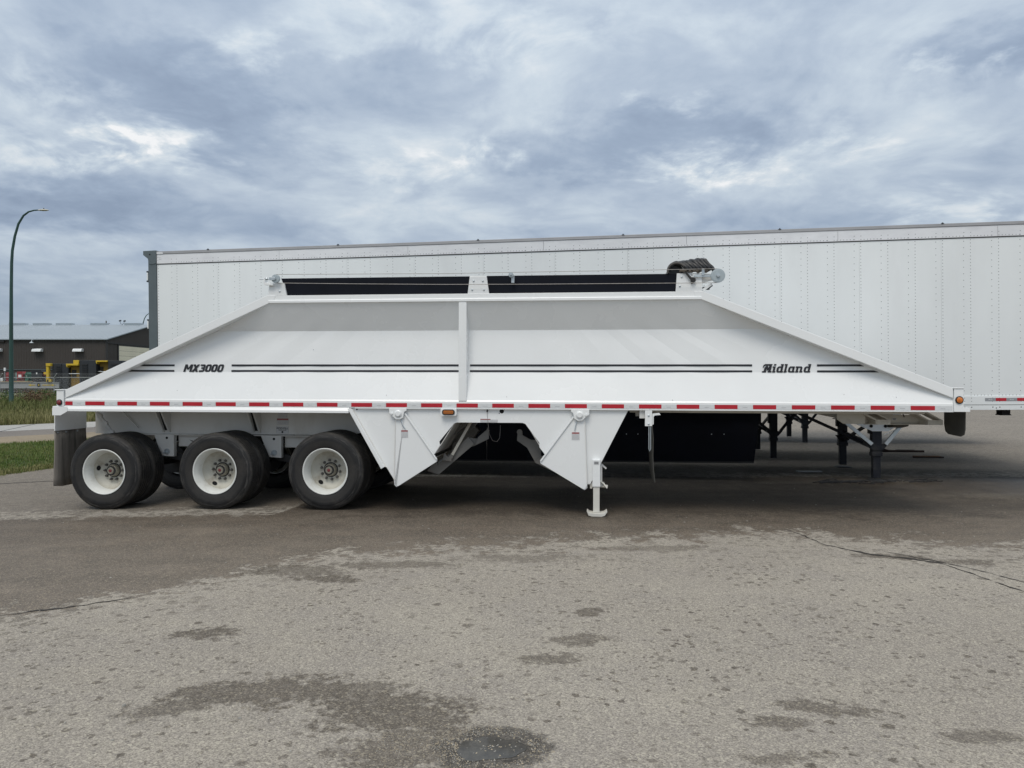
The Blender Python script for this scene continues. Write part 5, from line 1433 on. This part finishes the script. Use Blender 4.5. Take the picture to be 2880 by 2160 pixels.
PIT = .4055; XB0, XB1 = -6.508, 9.60
cols = [-6.12 + PIT * k for k in range(0, 39)]
seams = [XB0] + [c - .022 for i, c in enumerate(cols) if i % 3 == 2] + [XB1]
for a, c in zip(seams[:-1], seams[1:]):
    b = MB(); b.box(a + .0008, c - .0008, .006, .02, 1.30, 3.86); bp(b, 'side_panel', ALU, bevel=.001)
b = MB(); b.box(XB0, XB1, .02, .035, 1.30, 3.86); bp(b, 'inner_liner', DARKSTEEL)
b = MB(); b.box(XB0, XB1, WD - .02, WD, 1.2, 4.0); bp(b, 'far_side_wall', ALU)
b = MB(); b.box(XB0, XB1, 0.0, WD, 4.035, 4.05); bp(b, 'roof_sheet', GALV)
b = MB(); b.box(XB0, XB1, -.012, .03, 3.995, 4.05); b.box(XB0, XB1, -.018, .0, 4.004, 4.012); bp(b, 'roof_cap', mat('grey_roof_cap', (.36, .36, .37), .5, metal=.3, var=.1, vscale=2), bevel=.003)
b = MB()
xs = [XB0]
while xs[-1] < XB1 - 3: xs.append(xs[-1] + 2.36)
xs.append(XB1)
for a, c in zip(xs[:-1], xs[1:]):
    b = MB(); b.box(a + .002, c - .002, -.006, .006 - .0005, 3.826, 3.9945); bp(b, 'top_rail_section', ALU_T, bevel=.0015)
b = MB(); b.box(XB0, XB1, -.0015, .0055, 3.812, 3.8255); bp(b, 'rail_shadow_gap', TRIM)
for x_ in (-5.5, -3.05, -.55, 1.9, 4.4, 6.85):
    b = MB(); b.box(x_ - .022, x_ + .022, -.02, .0, 4.045, 4.054); b.box(x_ - .008, x_ + .008, -.022, .0, 4.053, 4.066); bp(b, 'roof_clip', DARKSTEEL)
b = MB(); b.box(XB0, XB1, -.008, .030, 1.212, 1.3455); bp(b, 'bottom_rail', ALU, bevel=.002)
b = MB(); b.box(XB0, XB1, -.004, .030, 1.204, 1.2115); bp(b, 'rail_groove', DARKSTEEL)
b = MB(); b.box(XB0, XB1, -.012, .05, 1.131, 1.2035); bp(b, 'base_rail', ALU, bevel=.002)
b = MB(); b.box(XB0, XB1, .05, WD - .02, 1.15, 1.22); bp(b, 'floor', DARKSTEEL)
for k in range(40):
    x_ = XB0 + .2 + k * .4
    b = MB(); b.box(x_, x_ + .06, .06, WD - .06, 1.135, 1.149); bp(b, 'floor_cross_member', DARKSTEEL)
b = MB(); b.box(XB1, XB1 + .05, 0, WD, 1.13, 4.04); bp(b, 'front_wall', ALU)
# rivets
b = MB()


def rivet(x_, z_, y_=.006, r_=.0068):
    k = len(b.v)
    for j in range(6): a = math.pi * j / 3; b.v.append((x_ + r_ * math.cos(a), y_, z_ + r_ * math.sin(a)))
    for j in range(6): a = math.pi * j / 3; b.v.append((x_ + r_ * .6 * math.cos(a), y_ - .0025, z_ + r_ * .6 * math.sin(a)))
    for j in range(6): b.f.append((k + j, k + (j + 1) % 6, k + 6 + (j + 1) % 6, k + 6 + j))
    b.f.append(tuple(k + 6 + j for j in range(6)))


for i, c in enumerate(cols):
    z_ = 1.40
    while z_ < 3.80: rivet(c, z_); z_ += .0508
    z_ = 1.43
    while z_ < 3.80: rivet(c - .1, z_); z_ += .1016
    for z_ in (3.845, 3.90): rivet(c, z_, -.006); rivet(c - .1, z_, -.006)
    for k in range(1, 7): rivet(c + k * PIT / 8.2 - .002, 3.845, -.006)
    for k in range(0, 7): rivet(c + k * PIT / 8.2 - .002, 1.362, .006)
    for z_ in (1.315, 1.265): rivet(c, z_, -.008); rivet(c - .1, z_, -.008)
    for q in (-.10, -.05, 0.0): rivet(c + q, 1.168 + (.006 if q != -.05 else -.008), -.012, .011)
z_ = 1.40
while z_ < 3.98: rivet(-6.485, z_, .006 if z_ < 3.82 else -.006); z_ += .0508
for q in (-6.455, -6.425):
    for z_ in (3.90, 3.93): rivet(q, z_, -.006)
o = bp(b, 'rivets', mat('rivet_steel', (.22, .235, .24), .4, metal=.4, var=.1)); tag(o, kind='stuff')
# rear frame
b = MB(); b.box(-6.672, -6.512, -.014, .12, 1.10, 3.92); bp(b, 'rear_corner_post', GREYSTEEL, bevel=.004)
b = MB(); b.prism([(-6.765, 4.064), (-6.512, 4.068), (-6.508, 4.05), (-6.512, 3.835), (-6.55, 3.815), (-6.62, 3.815), (-6.66, 3.83), (-6.672, 3.92), (-6.765, 3.99)], -.024, .12); bp(b, 'rear_corner_casting', GREYSTEEL, bevel=.004)
b = MB(); b.lathe([(.014, -.002), (.014, 0)], (-6.632, -.0245, 3.995), 14); bp(b, 'casting_hole', VOID)
b = MB(); b.box(-6.50, -6.38, -.02, -.0065, 4.0, 4.03); bp(b, 'corner_cleat', ALU_T, bevel=.002)
b = MB(); b.box(-6.74, -6.512, .12, WD, 3.85, 4.06); bp(b, 'rear_header', GREYSTEEL)
b = MB(); b.box(-6.66, -6.58, .12, WD - .1, 1.2, 3.85); bp(b, 'rear_door', ALU)
for zc in (3.60, 2.72, 1.85):
    b = MB(); b.box(-6.715, -6.690, .0, .05, zc - .07, zc + .07); bp(b, 'hinge_leaf', ALU, bevel=.003)
    b = MB(); b.box(-6.72, -6.672, .0, .06, zc + .075, zc + .10); b.box(-6.72, -6.672, .0, .06, zc - .10, zc - .075); bp(b, 'hinge_lug', DARKSTEEL, bevel=.003)
# skirt of panels
for a, c in ((-2.4, -.45), (-.45, 1.55), (1.55, 4.03)):
    b = MB(); b.prism([(a + .003, 1.13), (c - .003 if c < 4 else 4.10, 1.13), (c - .003 if c < 4 else 3.995, .285), (a + .003, .285)], .10, .112); bp(b, 'skirt_panel', SKIRT)
b = MB(); b.box(-2.4, 3.99, .095, .118, .262, .284); bp(b, 'skirt_edge', BLACK)
b = MB(); b.prism([(-6.3, 1.1), (-2.5, 1.1), (-2.5, .9), (-6.3, .9)], .2, .22); bp(b, 'bogie_frame', SKIRT)
sb = MB(); sb.lathe([(.009, 0), (.007, -.004), (.001, -.004)], (0, 0, 0), 8); s0 = None
for x_ in (-.62, -.42, 1.74, 1.93, 2.42 - .3, 2.6 - .3, 3.32, 3.52):
    for _ in (0,):
        if s0 is None: s0 = bp(sb, 'skirt_bolt', GALV); s0.location = (x_, .099, .735)
        else: put(s0, BT, (x_, .099, .735))
# conspicuity tape on the base
for k in range(6):
    xa = 7.455 + k * .1535 * 1.0
    b = MB(); b.box(xa + .001, xa + .1525, -.0115, -.0095, 1.268, 1.316); bp(b, 'red_reflector_strip' if k % 2 else 'silver_reflector_strip', REDT if k % 2 else GREYT)
    if k % 2 == 0:
        b = MB(); b.prism([(xa + .045, 1.282), (xa + .052, 1.292), (xa + .055, 1.300), (xa + .060, 1.300), (xa + .064, 1.293), (xa + .078, 1.292), (xa + .080, 1.282), (xa + .075, 1.282), (xa + .072, 1.288), (xa + .056, 1.288), (xa + .052, 1.282)], -.0125, -.0117); b.box(xa + .083, xa + .105, -.0125, -.0117, 1.283, 1.292); bp(b, 'animal_emblem', LABW)
b = MB(); b.box(7.84, 7.96, .3, .5, 1.06, 1.13); b.prism([(7.82, 1.03), (7.98, 1.03), (7.94, 1.075), (7.86, 1.075)], .3, .5); bp(b, 'valve_box', BLACK)


def landing_gear(P, x0, light=True):
    for i, d in enumerate((.45, 2.42)):
        b = MB(); b.box(x0 - .075, x0 + .075, d - .07, d + .07, .40, 1.06); b.box(x0 - .083, x0 + .083, d - .078, d + .078, .36, .42); b.build('landing_leg', LEGBLUE, P, bevel=.006)
        b = MB(); b.box(x0 - .060, x0 + .060, d - .055, d + .055, .0, .38); b.build('leg_inner_tube', LEGBLUE, P, bevel=.005)
        b = MB(); b.prism([(x0 - .16, -.055), (x0 + .19, -.055), (x0 + .10, -.03), (x0 - .08, -.03)], d - .12, d + .12); b.build('leg_foot', DARKSTEEL, P, bevel=.004)
        b = MB(); b.prism([(x0 - .155, .565), (x0 + .175, .565), (x0 + .085, .46), (x0 - .065, .46)], d - .085, d - .075); b.build('gusset_plate', LEGBLUE, P, bevel=.003)
        b = MB(); b.box(x0 - .10, x0 - .045, d - .02, d + .12, .72, .98); b.build('gearbox', LEGBLUE, P, bevel=.01)
    b = MB(); b.bar((x0, .5, .50), (x0 - .0, 2.4, .60), .05, .09, (0, 0, 1)); b.build('cross_brace', LEGBLUE, P)
    b = MB(); b.bar((x0, .5, .95), (x0 - .0, 2.4, .45), .04, .05, (0, 0, 1)); b.build('cross_brace', LEGBLUE, P)
    if light:
        b = MB(); b.prism([(x0 - .82, 1.10), (x0 - .55, .985), (x0 - .08, .77), (x0 + .17, .77), (x0 + .30, .86), (x0 + .36, .93), (x0 + .36, 1.10)], .355, .366); b.build('mounting_plate', ALU, P, bevel=.003)
    b = MB(); b.bar((x0 - .56, .34, .97), (x0 - .09, .35, .56), .055, .04); b.build('side_brace', GALV if light else LEGBLUE, P)
    b = MB(); b.bar((x0 + .42, .34, .95), (x0 + .12, .35, .56), .055, .04); b.build('side_brace', GALV if light else LEGBLUE, P)
    b = MB(); b.bar((x0 - 1.25, .8, 1.10), (x0 - .08, .9, .55), .05, .05); b.build('rear_brace', LEGBLUE, P)
    if light:
        for dx in (-.10, .12):
            b = MB(); b.lathe([(.026, -.01), (.026, 0)], (x0 + dx, .354, .855), 14); b.lathe([(.014, -.012), (.014, 0)], (x0 + dx - .005, .353, .905), 10); b.build('plate_hole', VOID, P)
        b = MB(); b.box(x0 + .15, x0 + .24, .30, .36, .84, .93); b.build('crank_socket', BLACK, P, bevel=.006)
        b = MB(); b.tube([(x0 + .10, .33, .72), (x0 + .27, .31, .80), (x0 + .38, .31, .88)], .006, 6); b.build('crank_handle', GALV, P)
        b = MB(); b.tube([(x0 - .62, .5, 1.0), (x0 - .40, .45, .90), (x0 - .12, .45, .93)], .014, 7); b.build('air_line', BLACK, P, smooth=True)


landing_gear(BT, 5.985)
for x_ in (-5.35, -4.1):
    for d, fl in ((.06, False), (WD - .06, True)):
        make_wheel(BT, (x_, d, .50 - .0084 * x_ * -1 if False else .50 + .0084 * x_ * -1 * -1), False, flip=fl, simple=True)

# second box trailer parked beyond the first
B2 = empty('box_trailer', (.04, 16.46, 0), (0, -.004, -R(8.43))); tag(B2, 'second white box trailer parked behind, seen only under the first', 'trailer')
b = MB(); b.box(-5.9, 10.0, 0, .03, 1.25, 3.95); b.build('side_wall', ALU, B2)
b = MB(); b.box(-5.9, 10.0, -.012, .05, 1.13, 1.25); b.build('base_rail', ALU, B2, bevel=.003)
b = MB(); b.box(-5.9, 10.0, .03, WD, 3.93, 3.96); b.build('roof_sheet', GALV, B2)
b = MB(); b.box(-5.9, 10.0, WD - .03, WD, 1.13, 3.93); b.build('far_side_wall', ALU, B2)
b = MB(); b.box(-5.9, 10.0, .05, WD - .03, 1.14, 1.2); b.build('floor', DARKSTEEL, B2)
b = MB(); b.box(-5.95, -5.9, 0, WD, 1.1, 3.95); b.box(10.0, 10.05, 0, WD, 1.13, 3.95); b.build('end_wall', ALU, B2)
for x_ in (2.2, 4.6):
    b = MB(); b.box(x_, x_ + .15, -.02, -.013, 1.16, 1.20); b.build('red_reflector_strip', REDT, B2)
b = MB(); b.prism([(3.0, 1.13), (3.55, 1.13), (3.45, .62), (3.1, .62)], .1, .13); b.build('skirt_bracket', ALU, B2)
landing_gear(B2, 5.43, light=False)
for x_ in (-4.9, -3.65):
    for d, fl in ((.06, False), (WD - .06, True)):
        make_wheel(B2, (x_, d, .48), False, flip=fl, simple=True)

B3 = copy_tree(B2); B3.location = (2.2, 20.4, 0); B3['label'] = 'third white box trailer, farthest row, glimpsed by its legs and shade'
B2['group'] = B3['group'] = 'box trailers parked in rows beyond'
# ------------------------------------------------------------------ scraps lying on the lot
def litter(name, loc, rot, label, cat, fn):
    t = empty(name, loc, (0, 0, rot)); tag(t, label, cat); fn(t)


def bar1(t):
    b = MB(); b.box(-.40, .40, -.035, .035, 0, .045); b.prism([(-.62, .06), (-.64, .12), (-.60, .12), (-.38, .05), (-.38, .0), (-.5, .0)], -.04, .04); b.build('plank', mat('burnt_wood', (.035, .022, .017), .9, var=.3, vscale=10), t, bevel=.004)
    b = MB(); b.box(-.18, .22, .06, .09, 0, .05); b.build('splinter', MATS['burnt_wood'], t)
def bar2(t):
    b = MB(); b.box(-.27, .27, -.07, .07, 0, .035); b.build('plank', mat('orange_wood', (.17, .075, .025), .85, var=.25, vscale=10), t, bevel=.003)
    b = MB(); b.box(-.32, .31, -.09, -.065, 0, .03); b.build('edge_strip', mat('burnt_wood', (.035, .022, .017), .9), t)


litter('timber_plank', (8.98, 17.55, 0), -.12, 'charred plank with an upturned end on the asphalt right of the landing gear', 'plank', bar1)
litter('timber_plank', (8.82, 16.34, 0), -.06, 'short orange brown plank on the asphalt in front of the charred one', 'plank', bar2)
litter('timber_plank', (5.35, 13.85, 0), .0, 'flat grey board lying in shade behind the dark landing leg', 'plank', lambda t: MB().box(-.22, .22, -.05, .05, 0, .02).build('plank', DECK, t, bevel=.003))


def tarscrap(name, cx, cy, n, label):
    t = empty(name, (cx, cy, 0)); tag(t, label, 'debris')
    for k in range(n):
        P = [(random.uniform(-.55, .45), random.gauss(0, .10), .006)]
        for _ in range(4): P.append((P[-1][0] + random.uniform(.03, .09), P[-1][1] + random.uniform(-.03, .03), .008 + random.uniform(0, .015)))
        b = MB(); b.tube(P, .008, 5); b.build('strand', BLACK, t)


tarscrap('rubber_strands', 5.35, 12.42, 26, 'black shredded rubber strands around the left of the landing foot')
tarscrap('rubber_strands', 6.35, 12.55, 14, 'black shredded rubber strands right of the landing foot')
